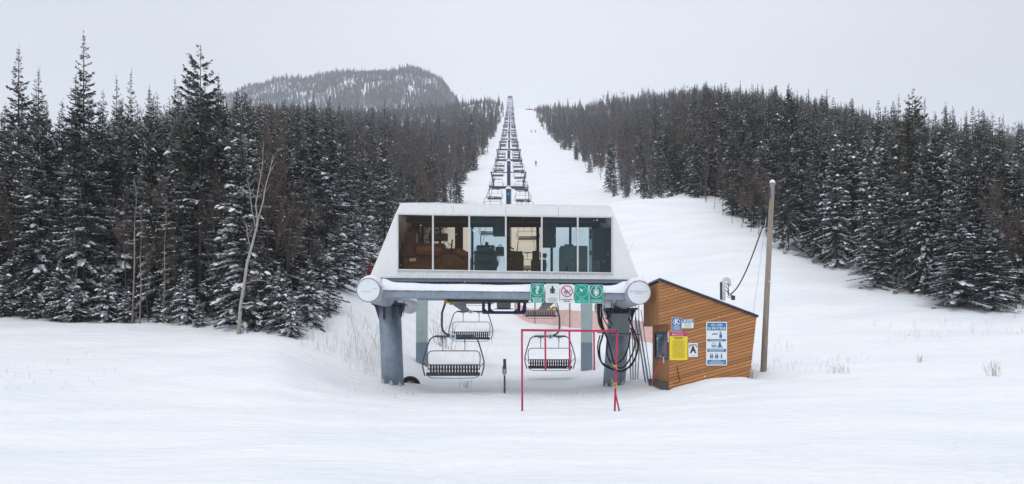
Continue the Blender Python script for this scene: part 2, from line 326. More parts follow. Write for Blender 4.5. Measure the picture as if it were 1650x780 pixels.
# ------------------------------------------------------------------ terrain
run = [(107,12.5),(130,19.5),(155,27),(200,39.5),(255,55.5),(320,74.7),(400,99),(500,129.7),(590,157),(680,186)]
U = {
 -400: [(0,0),(15,0),(22,.25),(26,.6),(30,1.2),(35,2.1),(41,3.1),(60,5.8),(100,12),(200,36),(400,70),(800,110),(1300,150),(3600,50)],
 0:   [(0,0),(15,0),(22,.25),(26,.6),(30,1.2),(35,2.1),(41,3.1),(60,5.8),(100,12),(200,36),(400,70),(800,110),(1300,230),(1900,150),(3600,50)],
 250: [(0,0),(15,0),(22,.15),(26,.5),(30,1.15),(35,2.1),(41,3.1),(60,6.5),(100,15),(200,44),(400,95),(800,150),(1300,360),(1900,250),(3600,50)],
 450: [(0,0),(22,.05),(26,.4),(30,1.15),(35,2.15),(45,4.5),(60,8),(100,19),(155,34),(310,82),(517,143),(800,190),(1000,260),(1300,412),(1900,300),(3600,50)],
 560: [(0,0),(22,0),(30,.1),(33,.5),(36,1.3),(42,3.5),(50,6),(60,8.5),(75,12.5),(100,18.5),(151,31),(219,50),(310,78),(400,104),(590,160),(800,215),(1000,290),(1300,424),(1900,300),(3600,50)],
 500: [(0,0),(22,0),(28,.3),(33,1.2),(38,2.6),(45,4.8),(60,8),(100,19),(155,33),(310,80),(517,143),(800,195),(1000,270),(1300,418),(1900,300),(3600,50)],
 685: [(0,0),(26,-.1),(36,-.05),(42,.8),(50,2.3),(60,4.4),(75,7.8),(90,10.5)] + run + [(800,223),(1000,295),(1300,430),(1900,280),(3600,50)],
 650: [(0,0),(26,-.1),(35,0),(38,.5),(42,1.4),(50,3.2),(60,5.5),(75,9),(100,13.5),(130,22),(155,29),(200,41.5),(255,58),(400,102),(590,161),(800,222),(1000,300),(1300,434),(1900,300),(3600,50)],
 720: [(0,0),(26,-.1),(36,-.05),(42,.3),(50,1.4),(60,3.2),(75,6.5),(90,9)] + run + [(800,224),(1000,290),(1300,411),(1900,280),(3600,50)],
 745: [(0,0),(26,-.1),(36,-.05),(42,.3),(50,1.3),(60,3),(75,6),(90,9)] + run + [(760,214),(800,229),(1000,270),(1300,378),(1900,250),(3600,50)],
 770: [(0,0),(26,-.1),(36,-.05),(42,.3),(50,1.2),(60,2.8),(75,6),(90,9)] + run + [(760,221),(800,238),(1000,230),(1300,290),(3600,50)],
 800: [(0,0),(26,-.1),(36,-.05),(42,.3),(50,1.2),(60,2.8),(75,6),(90,9)] + run + [(760,219),(800,235),(1000,215),(3600,50)],
 825: [(0,0),(26,-.1),(36,-.05),(42,.3),(50,1.2),(60,2.8),(75,6),(90,9)] + run + [(760,213),(800,229.5),(850,232),(1000,205),(3600,50)],
 870: [(0,0),(26,-.1),(36,-.05),(42,.3),(50,1.3),(60,3),(75,6.3),(90,9.3)] + run + [(740,208),(780,224),(850,226),(1000,205),(3600,50)],
 900: [(0,0),(26,-.1),(36,-.05),(42,.3),(50,1.6),(60,4.2),(75,8.5),(90,12),(107,14.5),(130,20.5)] + run[2:] + [(740,212),(850,210),(1000,190),(3600,50)],
 950: [(0,0),(26,-.1),(36,0),(42,.5),(50,2.4),(60,6),(72,11),(85,15.8),(95,16.6),(107,17.5),(125,20.5),(155,27.3),(170,31),(200,40),(255,56.5),(320,75.5),(400,100),(500,131),(590,160),(700,199.6),(800,200),(1000,180),(3600,50)],
 1010:[(0,0),(26,-.05),(33,.1),(42,.8),(50,2.9),(60,6.6),(72,11.7),(85,16.8),(95,17.7),(107,18.6),(125,22),(155,29),(200,41),(320,80),(400,105),(500,140),(650,191),(800,190),(1000,170),(3600,50)],
 1130:[(0,0),(15,0),(24,.15),(28,.5),(35,1.1),(42,1.9),(50,4),(60,7.4),(72,12.2),(85,17),(95,19),(107,22.5),(125,28),(155,37),(255,70),(400,116),(560,169.5),(700,168),(1000,150),(3600,50)],
 1250:[(0,0),(15,0),(22,.2),(28,.55),(35,1.2),(42,2.2),(50,4.3),(58,7.2),(65,9.9),(85,16),(107,22),(155,36),(255,68),(400,114),(480,138),(600,142),(1000,130),(3600,50)],
 1350:[(0,0),(15,0),(22,.25),(28,.65),(35,1.4),(42,2.4),(50,4.4),(58,7),(65,9.5),(85,15),(107,21),(155,34),(255,64),(400,110),(550,115),(1000,110),(3600,50)],
 1450:[(0,0),(15,0),(22,.3),(28,.75),(35,1.5),(42,2.5),(52,5.5),(62,8.5),(85,14),(110,20),(155,32),(219,51),(340,88),(450,92),(1000,100),(3600,50)],
 1650:[(0,0),(15,0),(22,.35),(28,.85),(35,1.6),(40,2.4),(45,3.8),(52,5),(75,11),(110,18),(155,30),(260,59),(400,65),(1000,80),(3600,50)],
 2100:[(0,0),(15,0),(22,.35),(28,.85),(35,1.6),(45,3.8),(75,10),(155,26),(260,45),(1000,70),(3600,50)],
}
uk = sorted(U)
YG = np.geomspace(4, 3600, 420); UG = np.arange(-500, 2201, 15.0)
tab = np.array([np.interp(YG, [a for a, b in U[k]], [b for a, b in U[k]]) for k in uk])
Z = np.array([np.interp(UG, uk, tab[:, j]) for j in range(len(YG))])      # [Y,U]
def blur(A, n, ax):
    k = np.hanning(n + 2)[1:-1]; k /= k.sum(); p = n // 2
    pad = [(0, 0), (0, 0)]; pad[ax] = (p, p)
    B = np.pad(A, pad, mode='edge')
    return np.apply_along_axis(lambda r: np.convolve(r, k, 'valid'), ax, B)
Z = blur(blur(Z, 7, 0), 5, 1)
def vnoise(x, y, seed=0):
    xi = np.floor(x).astype(np.int64); yi = np.floor(y).astype(np.int64); fx = x - xi; fy = y - yi
    def h(a, b):
        n = (a * 374761393 + b * 668265263 + seed * 1442695041) & 0xffffffff
        n = ((n ^ (n >> 13)) * 1274126177) & 0xffffffff
        return ((n ^ (n >> 16)) & 0xffff) / 65535.0
    fx = fx*fx*(3-2*fx); fy = fy*fy*(3-2*fy)
    return (h(xi, yi)*(1-fx)+h(xi+1, yi)*fx)*(1-fy) + (h(xi, yi+1)*(1-fx)+h(xi+1, yi+1)*fx)*fy - .5
def ground(X, Y):
    X = np.atleast_1d(np.asarray(X, float)); Y = np.atleast_1d(np.asarray(Y, float))
    Yc = np.maximum(Y, 8.0)
    u = np.clip(825 + F * X / Yc, UG[0], UG[-1] - .01)
    iy = np.clip(np.searchsorted(YG, Yc) - 1, 0, len(YG) - 2); fy = np.clip((Yc - YG[iy]) / (YG[iy+1] - YG[iy]), 0, 1)
    ui = (u - UG[0]) / 15.0; iu = np.clip(np.floor(ui).astype(int), 0, len(UG) - 2); fu = ui - iu
    z = (Z[iy, iu]*(1-fu)+Z[iy, iu+1]*fu)*(1-fy) + (Z[iy+1, iu]*(1-fu)+Z[iy+1, iu+1]*fu)*fy
    a = np.clip((Y - 5) / 10, .35, 1) * np.clip(1 - (np.abs(X + .2) < 5.2) * (np.abs(Y - 33) < 9) * .6, 0, 1)
    z = z + a * (.22 * vnoise(X*.16+9, Y*.22, 1) + .10 * vnoise(X*.5, Y*.9, 2)) + .035 * vnoise(X*1.3, Y*3.0, 3) + .02 * vnoise(X*3.5, Y*6, 4)
    lump = np.clip(vnoise(X*.25+3, Y*.35, 14)*2.2, 0, 1) * np.clip(1 - Y/60, 0, 1); z = z + lump * (.07*vnoise(X*2.2, Y*3.6, 15) + .05*vnoise(X*4.6, Y*8, 16))
    far = np.clip((Y - 45) / 60, 0, 1)
    z = z + far * (.8 * vnoise(X*.06, Y*.05, 5) + .3 * vnoise(X*.3, Y*.25, 6))
    tramp = np.clip(1.2 - np.hypot((X - .5) / 9, (Y - 27) / 6.5), 0, 1)
    z = z + tramp * (.075*vnoise(X*2.6, Y*2.6, 21) + .05*vnoise(X*5.5, Y*5.5, 22)) - tramp * .07 * (vnoise(X*3.3, Y*3.3, 23) > .30)
    mtn = np.clip((Y - 950) / 200, 0, 1); z = z + mtn * (11*vnoise(X*.016, Y*.012, 41) + 11*vnoise(X*.045, Y*.03, 42))
    # wind ripples and old ski traces in the flat
    tr = np.sin((Y*1.25 + .13*X*np.sin(.09*Y+1) + 1.2*vnoise(X*.12, Y*.1, 7)*3) * 2.1)
    z = z + .028 * tr * np.clip(vnoise(X*.2, Y*.3, 8) * 3, 0, 1) * np.clip(1 - Y/60, 0, 1)
    for k, (x0, sl, w) in enumerate(((-7.5, .28, .09), (-7.1, .28, .09), (3.5, -.16, .1), (3.9, -.16, .1), (9.5, .42, .09), (9.9, .42, .09), (-3.2, -.35, .08), (-2.85, -.35, .08), (6.2, -.22, .08), (6.6, -.2, .08), (-10.5, .15, .1), (-10.1, .16, .1), (1.2, .3, .07), (1.5, .31, .07))):
        d = X - (x0 + sl * (Y - 18) + .5*np.sin(Y*.22 + k//2))
        z = z - .06 * np.exp(-(d / w) ** 2) * np.clip(1 - Y/55, 0, 1)
    # drifts at the columns and the shack
    for (cx, cy, h, s) in ((-1.25, 22, .06, .3), (2.72, 22, .07, .35), (-.27, 30, .08, .35), (7.6, 27.6, .10, .7), (4.9, 27.7, -.05, .5), (-3.6, 33.6, .12, .6), (2.9, 33.4, .08, .7), (-4.6, 33.2, .16, 1.0), (4.1, 33.2, .14, 1.0), (6.7, 27.7, .12, .9), (9.2, 30, .12, .6)):
        z = z + h * np.exp(-(((X-cx)/s)**2 + ((Y-cy)/s)**2))
    return z
def gz(x, y): return float(ground(x, y)[0])

ys = np.concatenate([np.linspace(-25, 6, 32)[:-1], np.geomspace(6, 3500, 560)])
ss = np.linspace(-1, 1, 420)
YY = np.repeat(ys[:, None], len(ss), 1); hw = (np.abs(YY) * .80 + 22)
XX = ss[None, :] * hw
ZZ = ground(XX.ravel(), YY.ravel())
nv = len(ys); nu = len(ss)
me = bpy.data.meshes.new('snow_ground')
co = np.stack([XX.ravel(), YY.ravel(), ZZ], 1)
idx = np.arange(nv * nu).reshape(nv, nu)
fa = np.stack([idx[:-1, :-1], idx[:-1, 1:], idx[1:, 1:], idx[1:, :-1]], -1).reshape(-1, 4)
me.from_pydata(co.tolist(), [], fa.tolist()); me.materials.append(M['snow']); me.shade_smooth()
g = bpy.data.objects.new('snow_ground', me); COL.objects.link(g); tag(g, kind='structure')

# ------------------------------------------------------------------ trees
class TM:      # numpy mesh collector with two materials
    def __init__(s): s.v = []; s.f = []; s.m = []; s.n = 0
    def quads(s, q, m):                     # q (n,4,3)
        n = len(q)
        if n == 0: return
        s.v.append(q.reshape(-1, 3)); s.f.append(np.arange(n*4).reshape(-1, 4) + s.n); s.m.append(np.full(n, m)); s.n += n*4
    def mesh(s, name, mats, extra=None):
        V = np.concatenate(s.v).tolist(); Fc = np.concatenate(s.f).tolist(); Mi = np.concatenate(s.m).tolist()
        if extra is not None:
            b = len(V); V += [tuple(p) for p in extra.v]; Fc += [tuple(i+b for i in f) for f in extra.f]; Mi += [2]*len(extra.f)
        me = bpy.data.meshes.new(name); me.from_pydata(V, [], Fc)
        for m in mats: me.materials.append(m)
        me.polygons.foreach_set('material_index', Mi); me.update()
        return me

DOME = np.array([(0,0,1)] + [(.62*math.cos(k*math.pi/4), .62*math.sin(k*math.pi/4), .72) for k in range(8)] + [(math.cos(k*math.pi/4+.2), math.sin(k*math.pi/4+.2), -.05) for k in range(8)] + [(0,0,-.45)])
DF = np.array([(0, 1+k, 1+(k+1) % 8, 1+(k+2) % 8) for k in (0, 2, 4, 6)] + [(1+k, 9+k, 9+(k+1) % 8, 1+(k+1) % 8) for k in range(8)] + [(17, 9+(k+2) % 8, 9+(k+1) % 8, 9+k) for k in (0, 2, 4, 6)])
def spruce(seed, H=10, Rm=1.6, levels=44, nb=6, spd=11, sw=.085, sl=.42, snow=.25, clump=.12, low=.06, shape=.85, rag=.25, gap=.1, top_bare=0.0):
    r = np.random.default_rng(seed); t = TM()
    zs = H*(low + (.985-low)*np.linspace(0, 1, levels)**.85) + r.normal(0, .04, levels)
    snowphase = r.uniform(0, 6.28, 3)
    for i, z in enumerate(zs):
        q = z / H
        Rz = Rm * ((1 - q) ** shape) * (1 if q > .18 else .75 + 1.3*q) + .03
        n = max(3, int(round(nb * (1 if q < .8 else .75))))
        a0 = r.uniform(0, 6.28)
        for k in range(n):
            if r.random() < gap: continue
            a = a0 + 6.283*k/n + r.normal(0, .25)
            L = Rz * (1 + r.uniform(-rag*1.6, rag)) 
            if L < .02: continue
            zb = z + r.normal(0, .05)
            pitch = .55*q - .12 + r.normal(0, .06); droop = .55*(1-q) + .1
            d = np.array([math.cos(a), math.sin(a), 0]); sd_ = np.array([-math.sin(a), math.cos(a), 0])
            L = max(L, .04)
            m = max(8, int(L * spd * 2.2)); tt = r.uniform(.08, 1, m) ** .8
            P0 = d*L*tt[:, None] + np.array([0, 0, zb]) + np.array([0, 0, 1.])*(L*(pitch*tt - droop*tt**2 + .28*tt**3))[:, None]
            side = np.where(r.random(m) < .5, -1., 1.)
            fwd = r.uniform(.35, 1.1, m)
            D = d*fwd[:, None] + sd_*side[:, None]*r.uniform(.5, 1, m)[:, None] + np.array([0, 0, 1.])*r.normal(-.18, .22, m)[:, None]
            D /= np.linalg.norm(D, axis=1)[:, None]
            ll = sl * (1.05 - .55*tt) * r.uniform(.6, 1.2, m) * min(1, .16 + L/.85)
            Wd = np.cross(D, np.array([0, 0, 1.])); Wd /= np.linalg.norm(Wd, axis=1)[:, None] + 1e-6
            Wd = Wd + np.array([0, 0, 1.])*r.normal(0, .7, m)[:, None]
            ww = sw * r.uniform(.6, 1.3, m) * min(1, .35 + L/.8)
            A = P0 - D*(ll*.1)[:, None]; B = P0 + D*(ll*.45)[:, None] + Wd*ww[:, None]; C = P0 + D*ll[:, None]; E = P0 + D*(ll*.45)[:, None] - Wd*ww[:, None]
            t.quads(np.stack([A, B, C, E], 1), 0)
            # snow: more on lower branches, in patches
            patch = .5 + .5*math.sin(a*1.0 + snowphase[0])*math.sin(z*1.1 + snowphase[1])
            sp = snow * 2.9 * max(.12, 1.25 - q*1.35) * (.35 + 1.3*patch)
            bf = r.gamma(.8, 1.25); sp = sp*bf
            ms = r.random(m) < sp
            if ms.any():
                up = np.array([0, 0, .03]); f = .8
                Wf = np.cross(D, np.array([0, 0, 1.])); Wf /= np.linalg.norm(Wf, axis=1)[:, None] + 1e-6
                Wf = Wf*r.uniform(.3, 1, m)[:, None]*side[:, None] - np.array([0, 0, 1.])*r.uniform(.35, .95, m)[:, None]
                A2 = A + D*(ll*.1)[:, None]; C2 = P0 + D*(ll*r.uniform(.55, .95, m))[:, None]
                B2 = P0 + D*(ll*.45)[:, None] + np.array([0, 0, .02]); E2 = P0 + D*(ll*.5)[:, None] + Wf*(ww*1.15)[:, None]
                t.quads((np.stack([A2, B2, C2, E2], 1) + up)[ms], 1)
            if clump and L > .3:
                nc = r.poisson(3.2 * clump * max(.05, 1.3 - q*1.35) * (.25 + 1.5*patch) * bf * min(1.5, L))
                for _ in range(min(nc, 4)):
                    tc_ = r.uniform(.35, 1.0); c = d*L*tc_ + sd_*r.normal(0, .10) + np.array([0, 0, zb + L*(pitch*tc_ - droop*tc_**2 + .28*tc_**3) + .03])
                    s3 = np.array([r.uniform(.08, .22), r.uniform(.06, .13), r.uniform(.05, .10)])
                    o = DOME * s3 * r.uniform(.8, 1.2, (18, 1))
                    w = c + o[:, :1]*d + o[:, 1:2]*sd_ + o[:, 2:3]*np.array([0, 0, 1.]) - np.array([0, 0, 1.])*(np.maximum(o[:, :1], -.02)*.55)
                    t.quads(w[DF], 1)
    # leader
    tip = []
    for k in range(10):
        a = r.uniform(0, 6.28); zz = H*.955 + k*H*.0055; d = np.array([math.cos(a), math.sin(a), .9]); s_ = np.array([-math.sin(a), math.cos(a), 0])*.03
        p = np.array([0, 0, zz]); tip.append([p, p+d*.05+s_*.5, p+d*.11, p+d*.05-s_*.5])
    t.quads(np.array(tip), 0)
    return t
def trunk_mb(H, r0=.11, lean=0):
    m = MB(); n = 9
    m.tube([(lean*math.sin(i*1.3)*.04, 0, -.4 + (H*.995+.4)*i/(n-1)) for i in range(n)], [r0*(1 - .93*i/(n-1)) for i in range(n)], 7)
    return m

FOL = [M['needles'], M['treesnow']]
near_specs = [
 dict(seed=11, Rm=1.55, snow=.26, clump=.13),
 dict(seed=12, Rm=1.35, snow=.18, clump=.08, shape=.8, nb=6),
 dict(seed=13, Rm=1.75, snow=.34, clump=.20, rag=.35),
 dict(seed=14, Rm=1.15, snow=.12, clump=.06, shape=.75),
 dict(seed=15, Rm=1.5, snow=.22, clump=.10, rag=.45, gap=.25),
 dict(seed=16, Rm=1.7, snow=.42, clump=.26, shape=.95),
]
NEAR = [spruce(H=10, levels=46, spd=34, sw=.026, sl=.36, **s).mesh('crown', FOL) for s in near_specs]
SPIRE = spruce(21, 10, 1.45, 66, 6, 36, .024, .32, .12, .05, shape=.88, rag=.35, gap=.08).mesh('crown', FOL)
BROAD = spruce(22, 10, 2.0, 34, 7, 34, .028, .38, .06, .03, shape=.62, rag=.35, gap=.16).mesh('crown', FOL)
BUSHY = spruce(23, 4, 1.25, 22, 7, 34, .024, .30, .38, .30, shape=.8, rag=.3, gap=.1).mesh('crown', FOL)
trunkN = trunk_mb(10).build('trunk', M['bark'], smooth=True); trunkM = trunkN.data; bpy.data.objects.remove(trunkN)
mid_specs = [
 dict(seed=31, Rm=1.35, snow=.22, clump=.10), dict(seed=32, Rm=1.15, snow=.12, clump=.04, shape=.8),
 dict(seed=33, Rm=1.5, snow=.34, clump=.2), dict(seed=34, Rm=1.0, snow=.08, clump=.02), dict(seed=35, Rm=1.25, snow=.16, clump=.06, rag=.4, gap=.2),
]
MID = [spruce(H=10, levels=34, nb=5, spd=18, sw=.048, sl=.46, **s).mesh('spruce_tree', FOL + [M['bark']], trunk_mb(10)) for s in mid_specs]
far_specs = [dict(seed=41, Rm=1.3, snow=.22, shape=1.0), dict(seed=42, Rm=1.0, snow=.14, shape=1.3), dict(seed=43, Rm=1.4, snow=.36, shape=1.0), dict(seed=44, Rm=.85, snow=.12, shape=1.3)]
FARM = [spruce(H=10, levels=26, nb=4, spd=6.5, sw=.11, sl=.75, clump=0, gap=.05, **s).mesh('spruce_tree', FOL + [M['bark']], trunk_mb(10)) for s in far_specs]
frost_specs = [dict(seed=51, Rm=1.3, snow=1.1), dict(seed=52, Rm=1.1, snow=.5, shape=1.2), dict(seed=53, Rm=1.2, snow=1.5)]
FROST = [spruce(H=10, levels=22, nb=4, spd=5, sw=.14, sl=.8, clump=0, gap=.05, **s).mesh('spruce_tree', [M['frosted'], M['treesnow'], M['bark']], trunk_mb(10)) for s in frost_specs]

def bare_mb(seed, H=7, fine=1, r0=.06, up=.55, levels=3, dens=1.0, twr=.009):
    r = random.Random(seed); m = MB()
    def grow(p, d, L, rad, lev):
        n = 4 if lev == 0 else 3
        pts = [p]; rr = [rad]; q = p.copy(); dd = d.copy()
        for i in range(n):
            dd = (dd + Vector((r.gauss(0, .10), r.gauss(0, .10), .06))).normalized(); q = q + dd * L / n
            pts.append(q.copy()); rr.append(max(twr*.6, rad * (1 - .85*(i+1)/n)))
        m.tube(pts, rr, 5 if lev == 0 else 3, cap=False)
        if lev >= levels: return
        k = int((9 if lev == 0 else 6) * dens)
        for i in range(k):
            t = r.uniform(.25 if lev == 0 else .15, .97); f = t*n; a = int(f); a = min(a, n-1); b = pts[a].lerp(pts[a+1], f-a)
            ang = r.uniform(0, 6.28); side = Vector((math.cos(ang), math.sin(ang), 0))
            nd = (dd*up + side*(1-up)*1.1 + Vector((0, 0, .35))).normalized()
            grow(b, nd, L * r.uniform(.25, .45) * (1.25 - t*.6), max(twr, rad*.34*(1-t*.6)), lev+1)
    grow(Vector((0, 0, -.2)), Vector((r.gauss(0, .04), r.gauss(0, .04), 1)), H, r0, 0)
    return m
BARE = []
for s in range(4):
    o = bare_mb(60+s, 7, dens=1.6, levels=3, twr=.0058, r0=.045).build('bare_tree', M['twig']); BARE.append(o.data); bpy.data.objects.remove(o)

# forest layout ------------------------------------------------------
def edgeL(Y):
    return np.interp(Y, [30,36,41,46,51,62,160,300,500,700,800], [-13.6,-10.0,-9.8,-10.2,-10.4,-10.3,-10.7,-9.8,-9.4,-7.6,-6.5])
def frontL(X): return np.interp(X, [-30,-22,-16,-11,-9.8,-9.5], [40.5,40,38.5,36.2,37,39])
def edgeR(Y):
    return np.interp(Y, [43.5,45,47,52,58,65,85,112,160,190,310,400,540,720], [32,27.2,25.4,23.6,21.6,20.4,19.0,18.6,19.5,21.5,22,20,20,20.5])
capu = [0,100,170,200,250,300,380,440,520,600,650,700,745,815,865,950,1010,1200,1290,1400,1500,1560,1650]
capv = [128,140,140,128,140,128,140,165,165,172,180,172,160,150,150,150,138,131,140,158,158,170,190]
cand = []
Y = 36.0
while Y < 1330:
    s = 1.75 if Y < 60 else (2.2 if Y < 130 else (2.9 if Y < 260 else (3.6 if Y < 500 else 4.6)))
    if Y > 850: s = 5.6
    if Y > 980: s = 4.3
    xl = (-130-825)/F*Y; xr = (1780-825)/F*Y
    xs = np.arange(xl, xr, s) + RNG.uniform(-.45, .45, len(np.arange(xl, xr, s)))*s
    yy = Y + RNG.uniform(-.5, .5, len(xs))*s
    for x, y in zip(xs, yy): cand.append((x, y))
    Y += s * (.95 if Y < 130 else 1.15)
cand = np.array(cand)
gzv = ground(cand[:, 0], cand[:, 1])
wig = 1.1*vnoise(cand[:, 1]*.09, cand[:, 1]*0, 12)*np.clip(cand[:, 1]/80, .5, 3)
X_, Y_ = cand[:, 0], cand[:, 1]
inL = (X_ < edgeL(Y_) + wig) & (Y_ > frontL(X_)) & (X_ < 0)
inR = (X_ > edgeR(Y_) + wig) & (X_ > 0)
# beyond the summit the run is closed by forest only on the hills either side
keep = (inL | inR) & ~((Y_ > 760) & (X_ > -10) & (X_ < 22))
cand = cand[keep]; gzv = gzv[keep]; side = np.where(cand[:, 0] < 0, 'L', 'R')
uu = 825 + F*cand[:, 0]/cand[:, 1]
hh = RNG.uniform(6.6, 11.0, len(cand)); hh = np.where(RNG.random(len(cand)) < .12, hh*RNG.uniform(1.15, 1.4, len(cand)), hh)
e_dist = np.where(side == 'L', edgeL(cand[:, 1]) - cand[:, 0], cand[:, 0] - edgeR(cand[:, 1]))
hh = np.where((side == 'L') & (cand[:, 1] < 62), RNG.uniform(9.5, 12.5, len(cand)), hh)
small = (RNG.random(len(cand)) < np.clip(.55 - e_dist*.12, .08, .55)); hh = np.where(small, hh*RNG.uniform(.4, .75, len(cand)), hh)
hh = np.where(cand[:, 1] > 700, hh*.85, hh)
hh = np.where((cand[:, 1] > 190) & (cand[:, 1] < 850) & (RNG.random(len(cand)) < .82), hh*.82, hh)
hh = np.where((cand[:, 1] > 75) & (RNG.random(len(cand)) < .05), hh*1.3, hh)
vtop = HOR - (gzv + hh - EYE)/cand[:, 1]*F
capv_ = np.interp(uu, capu, capv) + RNG.gamma(1.3, 14, len(cand)) - 4
near_ = cand[:, 1] < 620
capv_ = capv_ - np.where((RNG.random(len(cand)) < .06) & (cand[:, 1] < 170), RNG.uniform(6, 26, len(cand)), 0)
stand = 1 + .45*vnoise(cand[:, 0]*.06, cand[:, 1]*.04, 31) + .3*vnoise(cand[:, 0]*.2, cand[:, 1]*.1, 32)
hh = np.where(cand[:, 1] > 62, hh*stand, hh); hh = np.where((cand[:, 1] > 70) & (cand[:, 1] < 850) & (RNG.random(len(cand)) < .07), hh*RNG.uniform(1.25, 1.55, len(cand)), hh)
hcap = EYE + (HOR - capv_)/F*cand[:, 1] - gzv
hh = np.where(near_ & (hcap < hh), np.maximum(hcap, 2.5), hh)
vtop = HOR - (gzv + hh - EYE)/cand[:, 1]*F
vbase = HOR - (gzv - EYE)/cand[:, 1]*F
# clearings seen on the hills
def clearing(u, v, Y):
    c = np.zeros(len(u), bool)
    for (cu_, cv, ru, rv, ymin) in ((586,147,5,3,900),(591,141,4,4,900),(584,152,3,3,900),(658,146,4,3,900),(663,141,6,3,900),(668,148,3,2,900),(1172,184,10,4,300),(1190,190,6,3,300)):
        c |= (((u-cu_)/ru)**2 + ((v-cv)/rv)**2 < 1) & (Y > ymin)
    return c & (np.random.default_rng(3).random(len(u)) > .22)
clr = clearing(uu, vtop, cand[:, 1]) | clearing(uu, vbase, cand[:, 1]) | clearing(uu, (vtop+vbase)/2, cand[:, 1])
order = np.argsort(cand[:, 1])
nb_ = 500; hor = np.full(nb_, 1e4); vis = np.zeros(len(cand)); 
for i in order:
    if clr[i]: vis[i] = -1; continue
    wpx = max(1.2, .9/cand[i, 1]*F*hh[i]/10); b0 = int((uu[i]-wpx+200)/4); b1 = int((uu[i]+wpx+200)/4)
    b0 = min(max(b0, 0), nb_-1); b1 = min(max(b1, b0), nb_-1)
    hmin = hor[b0:b1+1].max()
    if vtop[i] > hmin + 22: vis[i] = 0; continue
    vis[i] = 1 if vtop[i] < hmin + 3 else .5
    # each tree covers only the lower part of its height fully
    hor[b0:b1+1] = np.minimum(hor[b0:b1+1], vtop[i] + (vbase[i]-vtop[i])*.35)
ok = (vis > 0) & ~((cand[:, 1] > 85) & (cand[:, 1] < 850) & (vnoise(cand[:, 0]*.22, cand[:, 1]*.09, 33) > .26))
cand, gzv, uu, hh, side, vtop, vbase, e_dist, vis = [a[ok] for a in (cand, gzv, uu, hh, side, vtop, vbase, e_dist, vis)]
print('forest trees', len(cand))

HEROES = [ # u, v_top, Y, mesh, width factor, label
 (30, 72, 41.5, SPIRE, 1.15, 'tall dark spire-topped spruce nearest the left edge of the photo, above its neighbours'),
 (62, 108, 40.5, SPIRE, 1.0, 'spire-topped spruce just right of the leftmost tall spire, with snowy lower branches'),
 (135, 50, 40.0, SPIRE, 1.12, 'tallest spruce of all, its pointed ragged top highest in the left forest'),
 (122, 118, 41.5, NEAR[3], 1.1, 'dark spruce leaning against the left flank of the tallest spruce'),
 (323, 73, 39.5, BROAD, 1.0, 'broad-crowned dark conifer with a wide rounded top above the left forest'),
 (352, 118, 42, SPIRE, 1.0, 'narrow spruce close to the right of the broad-crowned conifer'),
 (211, 112, 43, SPIRE, .8, 'thin dark spire midway between the tallest spruce and the broad-crowned conifer'),
 (188, 122, 44, SPIRE, .8, 'thin spire first to the right of the tallest spruce'),
 (240, 138, 41, SPIRE, .8, 'thin spruce top second from the left of the broad-crowned conifer'),
 (282, 122, 44, SPIRE, .75, 'slender spruce top right beside the broad-crowned conifer, on its left'),
 (505, 148, 50, SPIRE, .85, 'dark spruce top standing out in front of the left part of the far mountain'),
 (531, 150, 53, SPIRE, .9, 'dark spruce top in front of the middle of the far mountain'),
 (620, 160, 62, NEAR[1], .8, 'dark spruce top in front of the right part of the far mountain'),
 (1470, 144, 50, BROAD, .85, 'tall dark bushy spruce standing highest at the right of the forest'),
 (1270, 135, 62, BROAD, .75, 'broad dark conifer rising above the right forest behind the wooden pole'),
 (1292, 158, 63, NEAR[1], 1.0, 'dark conifer just right of the broad one behind the wooden pole'),
 (1448, 152, 52, SPIRE, .8, 'slim spruce touching the tallest right-hand spruce on its left'),
 (1490, 156, 49, SPIRE, .8, 'slim spruce touching the tallest right-hand spruce on its right'),
 (1524, 165, 49, SPIRE, .95, 'pointed spruce third to the right of the tallest right-hand spruce'),
 (1535, 172, 47.5, NEAR[0], .8, 'snow-flecked spruce with its top in front of the right skyline dip'),
 (1557, 184, 48, SPIRE, .9, 'pointed dark spruce midway between the tallest right-hand spruce and the right edge'),
 (1585, 178, 48.5, SPIRE, .9, 'tall slender spruce not far from the right edge of the photo'),
 (1616, 185, 47, SPIRE, .9, 'slender spruce second from the right edge of the photo'),
 (1641, 195, 46, SPIRE, .9, 'slender spruce at the right edge of the photo'),
 (1400, 205, 55, NEAR[5], .8, 'snow-laden spruce below the skyline left of the tallest right-hand spruce'),
 (1128, 165, 112, NEAR[1], 1.3, 'dark tall spruce standing above the others over the crest of the snow knoll'),
 (1075, 190, 120, NEAR[0], 1.3, 'dark spruce above the flat top of the snow knoll right of the lift line'),
 (1410, 330, 51.5, NEAR[5], 1.5, 'small heavily snowed spruce in the front row of the right forest'),
 (1545, 300, 45.8, NEAR[2], 1.35, 'front-row spruce with drooping white branches in the right forest'),
 (1600, 330, 44.6, NEAR[0], 1.3, 'small front-row spruce near the right edge with snowy foot'),
]
def near_tree(x, y, z, H, crown, wf, label, group=None, rz=None, name='spruce_tree', srcH=10., cat='tree'):
    e = empty(name, (x, y, z - .1), random.uniform(0, 6.28) if rz is None else rz)
    s = H / srcH
    e.scale = (s*wf, s*wf, s)
    c = bpy.data.objects.new('crown', crown); COL.objects.link(c); c.parent = e
    t = bpy.data.objects.new('trunk', trunkM); COL.objects.link(t); t.parent = e
    if srcH != 10.: t.scale = (.5, .5, srcH/10.)
    tag(e, label, cat, group); return e
hero_xy = []
for (u, v, Yh, ms, wf, lab) in HEROES:
    x, y, zt = P(u, v, Yh); z = gz(x, Yh); H = zt - z
    near_tree(x, Yh, z, H, ms, wf * 10/ max(H, 8) * (1.0 if H < 10 else 1.05), lab); hero_xy.append((x, Yh))
hero_xy = np.array(hero_xy)
